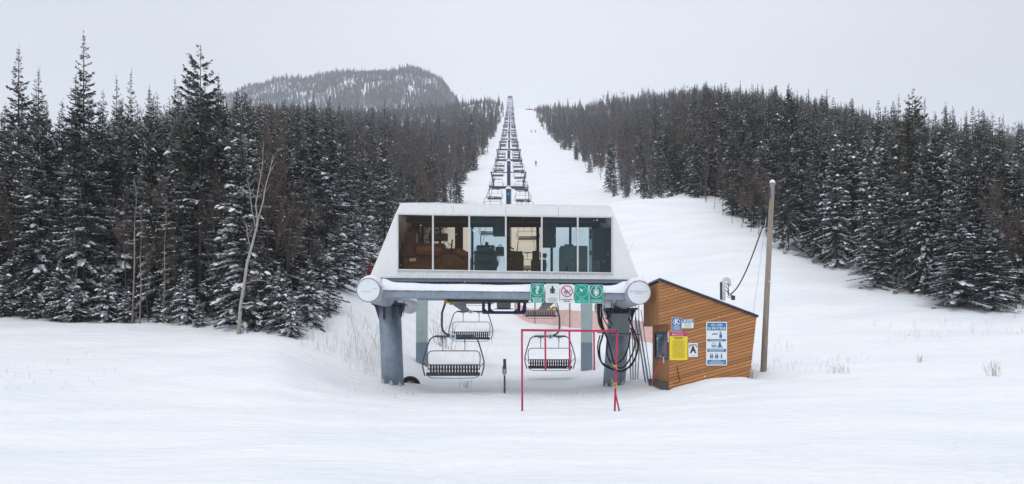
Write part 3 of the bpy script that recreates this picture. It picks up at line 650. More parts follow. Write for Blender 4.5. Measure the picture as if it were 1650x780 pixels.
d2 = ((cand[:, None, :] - hero_xy[None])**2).sum(-1).min(1)
okh = d2 > 1.3
cand, gzv, uu, hh, side, vtop, vbase, e_dist, vis = [a[okh] for a in (cand, gzv, uu, hh, side, vtop, vbase, e_dist, vis)]

# low bushy firs along the foot of the left forest
FRONT = [(8,40.2,2.6),(52,40,1.8),(96,39.4,3.2),(118,39,2.2),(172,39.2,2.9),(205,38.6,1.9),(258,38.8,1.5),(300,38,2.6),(322,37.4,1.3),(365,37.8,2.2),(418,36.8,3.6),(452,36,3.0),(470,35.4,2.2),(500,38.2,3.2),(522,41,3.4),(545,46,3.8),(572,52,4.2),(588,58,4.4)]
for i, (u, Yf, h) in enumerate(FRONT):
    x = (u-825)/F*Yf
    near_tree(x, Yf, gz(x, Yf), h, BUSHY, random.uniform(.9, 1.2), 'low bushy snow-loaded fir at the foot of the left forest, on the snow edge', 'low firs along the foot of the left forest', srcH=4., name='fir_tree')

size = hh / cand[:, 1] * np.where(vis == 1, 1, .7)
isfar = cand[:, 1] > 850
bp = np.where(e_dist < 6, .16, .08); bp = np.where((side == 'L') & (e_dist < 9) & (cand[:, 1] > 110) & (cand[:, 1] < 420), .55, bp)
bp = np.where((side == 'R') & (e_dist < 9) & (cand[:, 1] > 120) & (cand[:, 1] < 420), .42, bp); bp = np.where((e_dist > 9) & (cand[:, 1] > 150), .30, bp)
bare = (RNG.random(len(cand)) < bp) & (cand[:, 1] > 44) & (cand[:, 1] < 700)
spr = np.where(~bare)[0]
spr = spr[np.argsort(-size[spr])]
ind = spr[:300 - len(HEROES) ]; rest = spr[300 - len(HEROES):]
first_mid = {}
for i in ind:
    x, y = cand[i]; L = side[i] == 'L'; front = e_dist[i] < 3.2 or (L and y < frontL(x) + 3.5)
    if L: lab, grp = (('snow-flecked spruce in the front rows of the dense left forest', 'front spruces of the left forest') if front else ('dark spruce deep among others in the left forest', 'inner spruces of the left forest'))
    else: lab, grp = (('snow-covered spruce along the snowy foot of the right forest', 'front spruces of the right forest') if front else ('dark spruce among others higher up in the right forest', 'inner spruces of the right forest'))
    if y < 78:
        k = int(RNG.choice([0,1,2,3,4,5], p=[.25,.2,.15,.15,.15,.1] if L else [.2,.1,.2,.1,.1,.3]))
        near_tree(x, y, gzv[i], hh[i], NEAR[k], float(RNG.uniform(.85, 1.2))*max(1, 8/hh[i]*.9), lab, grp)
    else:
        k = int(RNG.integers(0, 5))
        o = bpy.data.objects.new('spruce_tree', MID[k]); COL.objects.link(o)
        s = hh[i]/10; o.location = (x, y, gzv[i]-.1); o.rotation_euler = (0, 0, float(RNG.uniform(0, 6.28))); o.scale = (s*float(RNG.uniform(.85,1.15)),)*2 + (s,)
        tag(o, lab, 'tree', grp); first_mid.setdefault(k, o)

def gn_forest(name, idxs, meshes, widen=1.0, label=None, kfun=None):
    me = bpy.data.meshes.new(name); pts = np.column_stack([cand[idxs], gzv[idxs] - .15])
    me.from_pydata(pts.tolist(), [], [])
    n = len(idxs)
    sc = np.column_stack([hh[idxs]/10*RNG.uniform(.85, 1.25, n)*widen]*2 + [hh[idxs]/10]); rt = np.column_stack([np.zeros(n), np.zeros(n), RNG.uniform(0, 6.28, n)])
    a = me.attributes.new('sc', 'FLOAT_VECTOR', 'POINT'); a.data.foreach_set('vector', sc.ravel())
    a = me.attributes.new('rt', 'FLOAT_VECTOR', 'POINT'); a.data.foreach_set('vector', rt.ravel())
    a = me.attributes.new('ix', 'INT', 'POINT'); a.data.foreach_set('value', RNG.integers(0, len(meshes), n).astype(np.int32))
    o = bpy.data.objects.new(name, me); COL.objects.link(o)
    ng = bpy.data.node_groups.new(name, 'GeometryNodeTree')
    ng.interface.new_socket('Geometry', in_out='INPUT', socket_type='NodeSocketGeometry'); ng.interface.new_socket('Geometry', in_out='OUTPUT', socket_type='NodeSocketGeometry')
    gi = ng.nodes.new('NodeGroupInput'); go = ng.nodes.new('NodeGroupOutput'); ip = ng.nodes.new('GeometryNodeInstanceOnPoints'); jn = ng.nodes.new('GeometryNodeJoinGeometry')
    for sobj in meshes:
        oi = ng.nodes.new('GeometryNodeObjectInfo'); oi.transform_space = 'ORIGINAL'; oi.inputs['Object'].default_value = sobj; oi.inputs['As Instance'].default_value = True
        ng.links.new(oi.outputs['Geometry'], jn.inputs[0])
    def at(nm, ty, out=0):
        q = ng.nodes.new('GeometryNodeInputNamedAttribute'); q.data_type = ty; q.inputs[0].default_value = nm; return q.outputs[0]
    ng.links.new(gi.outputs[0], ip.inputs['Points']); ng.links.new(jn.outputs[0], ip.inputs['Instance']); ip.inputs['Pick Instance'].default_value = True
    ng.links.new(at('ix', 'INT'), ip.inputs['Instance Index'])
    ng.links.new(at('rt', 'FLOAT_VECTOR'), ip.inputs['Rotation']); ng.links.new(at('sc', 'FLOAT_VECTOR'), ip.inputs['Scale'])
    ng.links.new(ip.outputs[0], go.inputs[0])
    md = o.modifiers.new('trees', 'NODES'); md.node_group = ng
    tag(o, label, kind='stuff'); return o
def source(mesh, idx, label, group, name='spruce_tree'):      # one visible tree of the far forest whose mesh the mass repeats
    o = bpy.data.objects.new(name, mesh); COL.objects.link(o); s = hh[idx]/10 if name == 'spruce_tree' else hh[idx]/9
    o.location = (cand[idx, 0], cand[idx, 1], gzv[idx]-.1); o.scale = (s, s, s); tag(o, label, 'tree', group); return o
restmid = rest[cand[rest, 1] < 190]; restfar = rest[(cand[rest, 1] >= 190) & (cand[rest, 1] < 850)]; restmt = rest[cand[rest, 1] >= 850]
print('ind', len(ind), 'mid', len(restmid), 'far', len(restfar), 'mountain', len(restmt), 'bare', bare.sum())
mids = [first_mid.get(k) or source(MID[k], restmid[k], 'dark spruce on the slope', 'inner spruces of the right forest') for k in range(5)]
gn_forest('forest', restmid, mids)
fs = [source(FARM[k], restfar[np.argsort(cand[restfar, 1])[k*3]], 'small dark spruce halfway up the hillside beside the run', 'hillside spruces beside the run') for k in range(4)]
gn_forest('hillside_forest', restfar, fs, 1.25)
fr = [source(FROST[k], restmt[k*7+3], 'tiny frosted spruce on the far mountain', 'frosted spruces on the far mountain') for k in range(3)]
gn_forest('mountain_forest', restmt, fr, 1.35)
bi = np.where(bare)[0]; bi = bi[np.argsort(-size[bi])]
barefirst = []
for n_, i in enumerate(bi[:90]):
    o = bpy.data.objects.new('bare_tree', BARE[n_ % 4]); COL.objects.link(o); s = hh[i]/8.5
    o.location = (cand[i, 0], cand[i, 1], gzv[i]-.1); o.rotation_euler = (0, 0, random.uniform(0, 6.28)); o.scale = (s, s, s)
    tag(o, 'leafless grey-brown hardwood with fine twigs among the spruces of the %s forest' % ('left' if side[i] == 'L' else 'right'), 'tree', 'bare hardwoods in the %s forest' % ('left' if side[i] == 'L' else 'right'))
    if n_ < 4: barefirst.append(o)
hh = hh*10/8.5
gn_forest('bare_woods', bi[90:], barefirst, 1.3)
hh = hh*.85

# leafless saplings and thickets right at the forest edges
def edge_bare(u, Yb, H, seed_, lab, grp, sc=1.):
    x = (u-825)/F*Yb
    o = bpy.data.objects.new('bare_tree', BARE[seed_ % 4]); COL.objects.link(o); o.location = (x, Yb, gz(x, Yb)-.1)
    s = H/7; o.scale = (s*sc, s*sc, s); o.rotation_euler = (0, 0, seed_*1.7); tag(o, lab, 'tree', grp)
for i, (u, Yb, H) in enumerate([(375,37.6,6.5),(432,37.4,7.5),(446,38.5,8),(462,38.2,6),(290,38.8,5),(200,39.5,5.5),(240,39.3,6.2),(80,40.4,5),(150,40,5.5),(20,40.8,6),(500,40,5),(402,38.4,8.5),(420,39.5,9),(340,38.6,6)]):
    edge_bare(u, Yb, H, i, 'leafless reddish-brown thicket tree at the front of the left forest', 'bare thicket at the front of the left forest', .9)
for i, (u, Yb, H) in enumerate([(1165,76,5),(1180,73,4.5),(1195,70,5.5),(1210,68,4.5),(1222,67,5.5),(1235,66,4),(1248,64,5),(1262,62.5,4.5),(1150,79,4.5),(1138,82,4),(1620,45.4,6.5),(1638,44.8,7),(1646,44.6,6),(1500,50,6),(1605,46,5),(1575,47,5),(1340,58,5)]):
    edge_bare(u, Yb, H, i+20, 'leafless brown thicket tree along the foot of the right forest', 'bare thicket along the right forest', .8)

# the leaning white birch and thin pale stems
def birch(name, pts, rs, limbs, lab, cat='tree'):
    e = empty(name, pts[0]); T = Matrix.Translation(-Vector(pts[0]))
    m = MB(); m.T = T; m.tube(pts, rs, 9); m.build('trunk', M['birch'] if name == 'birch_tree' else M['stem'], e, smooth=True)
    for lp, lr in limbs:
        m = MB(); m.T = T; m.tube(lp, lr, 6)
        rr = random.Random(len(lp)*7)
        for k in range(9):
            a = random.uniform(.3, .95)*(len(lp)-1); i = int(a); b = Vector(lp[i]).lerp(Vector(lp[min(i+1, len(lp)-1)]), a-i)
            q = b + Vector((random.uniform(-.5, .5), random.uniform(-.4, .4), random.uniform(.3, .9)))
            q = b.lerp(q, .7); m.tube([b, b.lerp(q, .5)+Vector((.03, 0, .05)), q], [.008, .006, .003], 4, cap=False)
        m.build('branch', M['birch'] if name == 'birch_tree' else M['stem'], e, smooth=True)
    tag(e, lab, cat); return e
Yb = 35.6
pt = lambda u, v, d=0: P(u, v, Yb + d)
zb = gz(pt(386, 520)[0], Yb)
birch('birch_tree', [(pt(384,520)[0], Yb, zb-.2), pt(388,492), pt(394,455), pt(398,425), pt(407,392), pt(413,368), pt(416,350)], [.085,.076,.066,.058,.052,.044,.036],
      [([pt(415,356), pt(412,330,.1), pt(417,300,.2), pt(423,268,.3), pt(424,238,.3)], [.038,.028,.02,.013,.005]),
       ([pt(416,352), pt(424,325,-.1), pt(428,300,-.2), pt(436,270,-.2), pt(440,248,-.2)], [.036,.028,.02,.012,.005]),
       ([pt(413,372), pt(406,340,-.2), pt(403,310,-.3), pt(398,285,-.4)], [.024,.018,.012,.005]),
       ([pt(394,458), pt(408,452,-.4), pt(425,452,-.8), pt(436,456,-1)], [.022,.016,.010,.005]),
       ([pt(404,400), pt(399,380,-.2), pt(397,360,-.3)], [.025,.018,.008])],
      'leaning white-barked birch with forked top in front of the left forest')
for (u0, v0, u1, v1, Ys, r, lab) in ((213,505,217,360,38.2,.045,'pale bare straight stem at the left forest edge, thicker of the three thin stems'),
                                (225,515,226,410,38,.035,'thin bare stem just right of the thicker pale stem at the left forest edge'),
                                (263,508,265,395,38.2,.038,'thin pale bare stem between the paired stems and the leaning birch'),
                                (128,502,122,455,39.3,.05,'short brown bare stem low at the left forest edge')):
    a = P(u0, v0, Ys); b = P(u1, v1, Ys); zb = gz(a[0], Ys)
    c = tuple((p+q)/2 + (.05 if k == 0 else 0) for k, (p, q) in enumerate(zip(a, b)))
    birch('sapling', [(a[0], Ys, zb-.2), c, b], [r, r*.85, r*.5], [([b, (b[0]+.1, b[1], b[2]+1.2), (b[0]-.05, b[1], b[2]+2.2)], [r*.5, r*.3, .005])], lab)

# ------------------------------------------------------------------ lift station
st = empty('lift_station', (P(813, 0, 30)[0], 33, 0))
off = -Vector(st.location)
def nmb(): m = MB(); m.T = Matrix.Translation(off); return m
tag(st, 'white-panelled chairlift terminal with six big windows raised on thick grey columns', 'lift station')
Y0 = 30.0; D = 3.6
m = nmb()
m.pprism([(645,328),(985,333),(991,350),(637,345)], Y0, .12)                      # fascia
m.pprism([(637,345),(641,345),(641,435),(641,445),(597,444)], Y0, .12)
m.pprism([(987,350),(991,350),(1028.5,447),(987,449)], Y0, .12)
m.build('front_panel', M['white'], st, bevel=.01)
m = nmb(); m.pprism([(597,443.5),(1028.5,447),(1028,450.5),(598,447.5)], Y0-.03, .2); m.pprism([(641,435),(987,440.5),(987,446.6),(641,443.8)], Y0+.01, .1)
m.build('sill_panel', M['sill'], st, bevel=.008)
m = nmb()
for u in (730, 815, 900): m.pprism([(u-.25, 330.5+(u-645)/68.), (u+.25, 330.5+(u-645)/68.), (u+.25, 344.5+(u-645)/68.), (u-.25, 344.5+(u-645)/68.)], Y0-.004, .02)
for u in (600.5, 1024): m.pprism([(u, 442.9 if u < 700 else 446), (u+.5, 442.9 if u < 700 else 446), (u+.5, 446), (u, 446)], Y0-.036, .01)
for k in range(26):
    u = 648+k*13.2; v = 343.2+(u-645)/68.; a = P(u, v, Y0-.003); m.disc((a[0], a[2]), .010, Y0-.008, 6, .01)
    v = 329.8+(u-645)/68.; a = P(min(u, 980), v+1, Y0-.003); m.disc((a[0], a[2]), .010, Y0-.008, 6, .01)
m.build('seams_and_rivets', M['slate'], st)
m = nmb(); m.pprism([(645,328),(649,332),(602,443),(597,443)], Y0+.12, D-.12); m.build('side_wall', M['white'], st)
m = nmb(); m.pprism([(985,333),(1028.5,447),(1023,446),(981,336)], Y0+.12, D-.12); m.build('side_wall', M['white'], st)
m = nmb(); m.pprism([(646,328.5),(984,333.5),(986,338),(644,333)], Y0+.12, D-.12); m.build('roof', M['interior'], st)
# thin snow skin on the roof
m = nmb(); n = 40
top = [(645+340*i/n, 327.2+5*i/n - .3 - .9*abs(math.sin(i*.37)*math.sin(i*.13+1)) - (1.2*math.sin((i-5)*math.pi/5) if 5 < i < 10 else 0)) for i in range(n+1)]
m.pprism([(646,328.6)] + [(a, b) for a, b in top] + [(984,333.6)], Y0+.25, D-.3); m.build('snow_cap', M['snow'], st, smooth=False)
m = nmb(); m.pprism([(600,441),(1026,444.5),(1026,446),(600,443)], Y0+.12, D-.12); m.build('floor', M['interior'], st)
# rear wall with openings
Yr = Y0 + D - .1
m = nmb()
xz = lambda u, v, Y: (P(u, v, Y)[0], P(u, v, Y)[2])
def rr(u0, v0, u1, v1, Y=Yr, d=.08, mm=None):
    x0, z0 = xz(u0, v0, Y); x1, z1 = xz(u1, v1, Y); (mm or m).box((x0, Y, z0), (x1, Y+d, z1))
rr(650, 357, 980, 366)                                # lintel up to the roof
for a, b in ((642,676),(679,683),(707,711),(733,746),(759,763),(815,821),(864,869),(887,891),(917,921),(953,985)): rr(a, 364, b, 452)
m.build('rear_wall', M['interior'], st)
m = nmb()
for a, b in ((652,345),(652,350)): pass
m.box((xz(650,0,31)[0], 30.6, 6.42), (xz(980,0,31)[0], 30.75, 6.62)); m.box((xz(650,0,31)[0], 31.9, 6.38), (xz(980,0,31)[0], 32.1, 6.62))
m.build('ceiling_beam', M['interior'], st)
# mullions
m = nmb()
for i, c in enumerate((641, 697.5, 756, 815, 873, 931, 986)):
    s = 1.4 if 0 < i < 6 else 1.0
    yt = 345 + 5*(c-641)/345; yb = 435 + 5.5*(c-641)/345
    m.pprism([(c-s, yt-1.5), (c+s, yt-1.5), (c+s, yb+1.5), (c-s, yb+1.5)], Y0-.06, .14)
m.pprism([(640,343.5),(988,348.5),(988,351),(640,346)], Y0-.05, .12); m.pprism([(640,433.6),(988,439),(988,441),(640,435.6)], Y0-.05, .12)
m.build('window_frame', M['alu'], st, bevel=.006)
cuts = (641, 697.5, 756, 815, 873, 931, 986)
for i in range(6):
    m = nmb(); a, b = cuts[i]+.9, cuts[i+1]-.9
    f = lambda c: 5*(c-641)/345
    m.pprism([(a, 345+f(a)), (b, 345+f(b)), (b, 436+f(b)), (a, 436+f(a))], Y0+.02, .02)
    o = m.build('window_pane', M['glass_brown'] if i in (0, 1, 3) else M['glass_blue'], st)
    o['label'] = ('brown-tinted pane' if i in (0, 1, 3) else 'blue-tinted pane')
# dark channel under the cabin
m = nmb(); m.pprism([(604,447.5),(1022,451),(1016,456),(608,453)], Y0+.05, .3); m.build('floor_channel', M['slate'], st)
m = nmb(); m.pprism([(612,453),(1012,456.3),(1010,462),(614,459)], Y0+.25, 3.0); m.build('underframe', M['navy'], st)
# front crossbeam and its snow
m = nmb(); m.pprism([(612,464),(1012,469),(1012,484),(612,479.5)], 29.2, .42); m.build('crossbeam', M['steel'], st, bevel=.03)
m = nmb(); x0 = xz(616,0,29.2)[0]; x1 = xz(1009,0,29.2)[0]; n = 90; V = []; Fc = []; K = 9
for i in range(n+1):
    t = i/n; x = x0+(x1-x0)*t; zb = xz(0, 465.5+4.8*t, 29.2)[1]
    h = .22 + .012*math.sin(i*.25) + .012*math.sin(i*.11+1) + random.uniform(-.004, .004) + .15*math.exp(-((t)/.03)**2) + .18*math.exp(-((1-t)/.035)**2)
    for k in range(K):
        a = math.pi*k/(K-1); dr = 0
        V.append((x, 29.40 - .245*math.cos(a)*(1+.05*math.sin(i*.4)), zb + h*math.sin(a)**.7 - (.035+.012*random.random() if k in (0, K-1) else 0)))
for i in range(n):
    for k in range(K-1): Fc.append((i*K+k, i*K+k+1, (i+1)*K+k+1, (i+1)*K+k))
m.add(V, Fc); m.build('snow_ridge', M['snow'], st, smooth=True)
# big side tubes with white end caps
for sgn, u, v in ((-1, 593.5, 467.5), (1, 1029.5, 471.5)):
    c = P(u, v, 28.5); rad = .405
    m = nmb(); m.tube([(c[0], 28.55, c[2]), (c[0], 40, c[2])], rad-.015, 40); tb = m.build('side_tube', M['tube'], st, smooth=False)
    tb.data.shade_smooth()
    m = nmb(); m.disc((c[0], c[2]), rad-.012, 28.50, 48, .06); cp = m.build('end_cap', M['cap'], tb)
    m = nmb(); m.ring((c[0], c[2]), rad-.02, rad+.008, 28.49, 48, .10)
    for k in range(8):
        a = k*math.pi/4+.4; m.disc((c[0]+(rad)*math.cos(a), c[2]+rad*math.sin(a)), .018, 28.47, 8, .05)
    m.build('rim', M['slate'], tb)
    m = nmb(); n = 46; K = 9; V = []; Fc = []
    for i in range(n+1):
        yy = 28.6 + 11.2*i/n; w = 1.0*min(1, .55+i*.25); h = (.15+.02*math.sin(i*.3))*min(1, .5+i*.3)
        for k in range(K):
            a = R(25 + 130*k/(K-1)); q = rad + (h*math.sin(math.pi*k/(K-1))**.6 if 0 < k < K-1 else -.01)
            V.append((c[0]+q*math.cos(a), yy, c[2]+q*math.sin(a)))
    for i in range(n):
        for k in range(K-1): Fc.append((i*K+k, i*K+k+1, (i+1)*K+k+1, (i+1)*K+k))
    Fc.append(tuple(range(K)))
    m.add(V, Fc); m.build('snow_ridge', M['snow'], tb, smooth=True)
    # coloured remains of the logo on the cap
    m = nmb()
    if sgn < 0:
        m.mi = 0; m.prism([(c[0]+.15, c[2]+.05), (c[0]+.22, c[2]+.035), (c[0]+.31, c[2]+.075), (c[0]+.24, c[2]+.07)], 28.485, 28.497)
        m.mi = 1; [m.prism([(c[0]-.2+k*.055, c[2]-.055), (c[0]-.165+k*.055, c[2]-.055), (c[0]-.16+k*.055, c[2]-.035), (c[0]-.19+k*.055, c[2]-.035)], 28.485, 28.497) for k in range(5)]
    else:
        m.mi = 0; m.prism([(c[0]+.1, c[2]+.05), (c[0]+.2, c[2]+.03), (c[0]+.33, c[2]+.06), (c[0]+.2, c[2]+.06)], 28.485, 28.497)
        m.mi = 1; [m.prism([(c[0]-.33+k*.07, c[2]+.035), (c[0]-.29+k*.07, c[2]+.035), (c[0]-.285+k*.07, c[2]+.065), (c[0]-.325+k*.07, c[2]+.065)], 28.485, 28.497) for k in range(6)]
        [m.prism([(c[0]-.12+k*.05, c[2]-.03), (c[0]-.08+k*.05, c[2]-.03), (c[0]-.085+k*.05, c[2]-.005), (c[0]-.11+k*.05, c[2]-.005)], 28.485, 28.497) for k in range(5)]
    m.build('faded_logo', [mat('logo_orange', (.85, .55, .25), .5), mat('logo_pale_blue', (.38, .50, .66), .5)], tb)
# front columns
for k, (ut, vt, ub, vb_) in enumerate(((628, 492, 633.5, 634), (999, 500, 988, 634))):
    tpt = P(ut, vt, 33); bpt = P(ub, vb_, 33)
    m = nmb(); m.tube([bpt, tpt], .435, 40); cl = m.build('column', M['steel'], st, smooth=True)
    mm_ = nmb(); mm_.box((tpt[0]-.62, 32.4, tpt[2]), (tpt[0]+.62, 33.6, tpt[2]+.07)); 
    for s in (-1, 1):
        mm_.prism([(tpt[0]+s*.43, tpt[2]), (tpt[0]+s*.60, tpt[2]), (tpt[0]+s*.43, tpt[2]-.55)], 32.97, 33.03)
        mm_.prism([(tpt[0]+s*.18-.015, tpt[2]), (tpt[0]+s*.18+.015, tpt[2]), (tpt[0]+s*.18+.015, tpt[2]-.55), (tpt[0]+s*.18-.015, tpt[2]-.55)], 32.5, 32.63)
        for q in (-.5, -.25, .25, .5): mm_.disc((tpt[0]+q, tpt[2]-.04), .035, 32.42, 8, .08)
    mm_.build('top_flange', M['navy'], cl)
    mm_ = nmb()
    for a in range(-60, 250, 45):
        ca, sa = math.cos(R(a-90)), math.sin(R(a-90)); bx_, by_ = bpt[0]+ca*.43, 33+sa*.43
        mm_.add([(bx_-sa*.02, by_+ca*.02, bpt[2]+.02), (bx_+ca*.16-sa*.02, by_+sa*.16+ca*.02, bpt[2]+.02), (bx_-sa*.02, by_+ca*.02, bpt[2]+.5),
                 (bx_+sa*.02, by_-ca*.02, bpt[2]+.02), (bx_+ca*.16+sa*.02, by_+sa*.16-ca*.02, bpt[2]+.02), (bx_+sa*.02, by_-ca*.02, bpt[2]+.5)],
                [(0,1,2), (3,5,4), (0,3,4,1), (1,4,5,2), (2,5,3,0)])
    mm_.build('base_gusset', M['slate'], cl)
    for a in (-35, 0, 35):
        mm_ = nmb(); cx_, cy_ = bpt[0]+.56*math.sin(R(a)), 33-.56*math.cos(R(a)); zz = gz(cx_, cy_)
        mm_.tube([(cx_, cy_, zz-.1), (cx_, cy_, zz+.10)], .075, 6); mm_.tube([(cx_, cy_, zz+.10), (cx_, cy_, zz+.17)], .04, 8); mm_.build('anchor_bolt', M['pale_steel'], cl)
# rear columns, pale above and slate below
for k, (ut, ub) in enumerate(((679, 679), (946, 946))):
    c = P(ut, 600, 41); w = .265; zg = gz(c[0], 41); zm = P(0, 552, 41)[2]
    m = nmb(); m.box((c[0]-w, 41, zm), (c[0]+w, 41.5, 3.9)); cl = m.build('rear_column', M['pale_steel'], st, bevel=.01)
    m = nmb(); m.box((c[0]-w-.004, 40.996, zg-.3), (c[0]+w+.004, 41.504, zm)); m.build('painted_base', M['slate'], cl, bevel=.01)
m = nmb(); m.box((-4.9, 41.05, 3.9), (4.2, 41.45, 4.2)); m.build('rear_crossbeam', M['slate'], st)
# running rails and the tubular guide frame below the cabin
m = nmb()
for xa in (-2.45, 1.3): m.box((xa, 29.9, 3.36), (xa+.35, 41.2, 3.46)); m.box((xa+.14, 29.9, 3.46), (xa+.2, 41.2, 3.7))
m.pprism([(718,481),(852,482.5),(852,487),(722,486)], 30.1, .7)
m.build('running_rail', M['darkmachine'], st)
m = nmb()
fr_ = lambda u, v: P(u, v, 30.6)
for a in (779, 788.5, 836, 845.5): m.tube([fr_(a, 484), fr_(a, 503)], .055, 4)
m.tube([fr_(777, 503.5), fr_(847, 504)], .055, 4)
for a, b in ((779,786),(788.5,796),(845.5,839),(836,828)): m.tube([fr_(a, 497), fr_(b, 503)], .03, 4)
m.build('guide_frame', M['navy'], st)
m = nmb(); a = fr_(800.5, 485); b = fr_(823, 496.5); m.box((a[0], 30.5, b[2]), (b[0], 30.9, a[2])); m.mi = 1
a = fr_(796, 497.3); b = fr_(827, 498.6); m.box((a[0], 30.55, b[2]), (b[0], 30.62, a[2]))
for q in (801.5, 806, 818, 822): m.tube([fr_(q, 495), fr_(q, 498)], .02, 6)
m.box((fr_(803,0)[0], 30.55, fr_(0,498.5)[2]), (fr_(820,0)[0], 30.8, fr_(0,496)[2]))
m.build('hanging_box', [M['cabinet'], M['navy']], st)
# metal end pieces of the tubes and small hoses
for s, u in ((-1, 655), (1, 962)):
    pass
m = nmb(); cx = P(593.5,467.5,28.5)
m.tube([P(643,489,31.5), P(644,505,31.5), P(646,511,31.5), P(650,508,31.5), P(652,492,31.5), P(651,484,31.5)], .012, 5); m.build('hose', M['rubber'], st)
m = nmb(); m.tube([P(973,492,31.5), P(975,508,31.5), P(979,514,31.5), P(983,506,31.5), P(986,488,31.5)], .015, 5); m.build('hose', M['rubber'], st)
# junction box on the right column
m = nmb(); a = P(986, 505, 32.3); b = P(1013, 541, 32.3); m.box((a[0], 32.3, b[2]), (b[0], 32.55, a[2])); m.build('junction_box', mat('box_grey_green', (.27,.34,.34), .55, 0, noise=.1, dirt=.2), st, bevel=.02)

# machinery inside (each its own thing, standing on the cabin floor)
zf = P(0, 446, 31.6)[2]
def machine(name, lab, cat, boxes, mt, tubes=(), bevel=.02, extra=(), cyl=()):
    cx_ = P(boxes[0][0], 0, 31.6)[0]; e = empty(name, (cx_, 31.6, zf)); o_ = -Vector(e.location)
    m = MB(); m.T = Matrix.Translation(o_)
    for (u0, v0, u1, v1, ya, yb) in boxes:
        a = P(u0, v0, ya); b = P(u1, v1, ya); m.box((a[0], ya, min(a[2], b[2])), (b[0], yb, max(a[2], b[2])))
    for a_, b_, rr_ in cyl: m.tube([P(*a_), P(*b_)] if a_[2] != b_[2] or a_[:2] != b_[:2] else [P(*a_), P(*a_)], rr_, 16)
    m.build('housing', mt, e, bevel=bevel)
    if tubes:
        m = MB(); m.T = Matrix.Translation(o_)
        for pts, rad in tubes: m.tube([P(*p) for p in pts], rad, 8)
        m.build('pipe', M['darkmachine'], e, smooth=True)
    for nm, bx_, mt2 in extra:
        m = MB(); m.T = Matrix.Translation(o_); a = P(bx_[0], bx_[1], bx_[4]); b = P(bx_[2], bx_[3], bx_[4]); m.box((a[0], bx_[4], b[2]), (b[0], bx_[5], a[2])); m.build(nm, mt2, e)
    tag(e, lab, cat); return e
machine('gearbox', 'large brown gearbox behind the two leftmost terminal windows', 'machine',
        [(650,410,756,447,31,32.4),(652,374,670,412,31.4,32.2),(672,392,716,412,31.2,32.2),(716,400,738,412,31.3,32.1),(655,366,664,376,31.5,32)], M['machine'],
        [([(660,372,31.3),(668,368,31.3),(675,376,31.3),(678,392,31.3)], .06), ([(694,392,31.4),(693,378,31.4),(698,370,31.4),(709,372,31.4)], .045), ([(726,410,31.3),(729,386,31.3)], .03),
         ([(712,395,31.4),(718,388,31.4),(725,394,31.4),(719,402,31.4),(713,396,31.4)], .012), ([(722,392,31.4),(732,398,31.4),(726,406,31.4)], .012)],
        cyl=[((672,404,30.85),(712,404,30.85),.22),((736,404,31.0),(752,413,31.0),.16),((660,392,31.2),(660,414,31.2),.3),((690,384,31.5),(712,384,31.5),.12),((722,420,30.9),(722,420,31.3),.25),((744,424,30.9),(744,424,31.1),.12)], extra=[('nameplate', (660,416,670,421,30.90,30.92), M['signwhite']), ('control_head', (711,376,721,387,31.3,31.6), M['black']), ('bracket', (697,376,707,386,31.5,31.7), M['black'])])
machine('hydraulic_motor', 'dark hydraulic motor block in the middle of the terminal behind the third window', 'machine',
        [(764,404,800,447,31,32),(774,396,786,406,31.2,31.9),(798,398,812,410,31.2,31.9)], M['darkmachine'],
        cyl=[((768,402,31),(797,402,31),.16),((771,418,30.95),(790,418,30.95),.14),((804,404,31.1),(804,398,31.1),.12),((795,425,30.9),(795,425,31.0),.2)], tubes=[([(783,404,31),(784,390,31)], .05), ([(801,400,31.1),(806,394,31.1),(811,400,31.1)], .02)], extra=[('valve', (782,391,787,402,31,31.2), mat('maroon_valve', (.10,.02,.04), .5))])
machine('pump_unit', 'black pump unit with upright lever behind the fourth window', 'machine',
        [(814,404,830,447,31,31.8),(829,411,844,447,30.9,31.8)], M['darkmachine'], cyl=[((818,410,31),(842,410,31),.12),((822,430,30.9),(822,430,31),.16)], tubes=[([(832,412,31.1),(834,398,31.1),(835,388,31.1)], .015), ([(818,405,31.2),(822,398,31.2),(828,402,31.2)], .03), ([(838,447,31.2),(851,436,31.2)], .05)])
machine('tool_stand', 'black stand with small equipment between the fourth and fifth windows', 'machine',
        [(856,418,880,447,31,31.8),(858,404,867,420,31.2,31.6),(870,408,881,414,31.2,31.6)], M['darkmachine'])
machine('control_cabinet', 'low grey-green steel cabinet behind the fifth window', 'cabinet', [(903,396,947,447,31,32),(910,393.5,924,396,31.1,31.6)], M['cabinet'], extra=[('door_seam', (927.6,398,928,447,30.99,31.0), M['black']), ('handle', (911,428,915,436,30.97,31.0), M['black'])])
machine('electrical_cabinet', 'tall dark blue-grey cabinet behind the rightmost terminal window', 'cabinet', [(957,367,986,450,31.2,32.4)], mat('cabinet_blue_grey', (.035, .05, .06), .5, 0, noise=.2),
        extra=[('panel', (957,420,967,447,31.18,31.2), M['cabinet']), ('door_seam', (969.5,370,970,447,31.19,31.2), M['black'])])
machine('cable_duct', 'white upright duct with black clips beside the tall cabinet', 'duct', [(949,366,953.5,450,31,31.1)], M['signwhite'], bevel=.004,
        extra=[('clip', (950,q,953,q+7,30.97,31.0), M['black']) for q in (370, 378, 404)])
machine('ceiling_unit', 'dark box hanging from the cabin ceiling above the pump unit', 'machine', [(794,352,821,377,31,31.8)], M['interior'])
machine('ceiling_screen', 'dark square box hung from the ceiling between the fourth and fifth windows', 'machine', [(872,366,896,397,31,31.5),(880,350,884,368,31.2,31.3)], M['interior'])

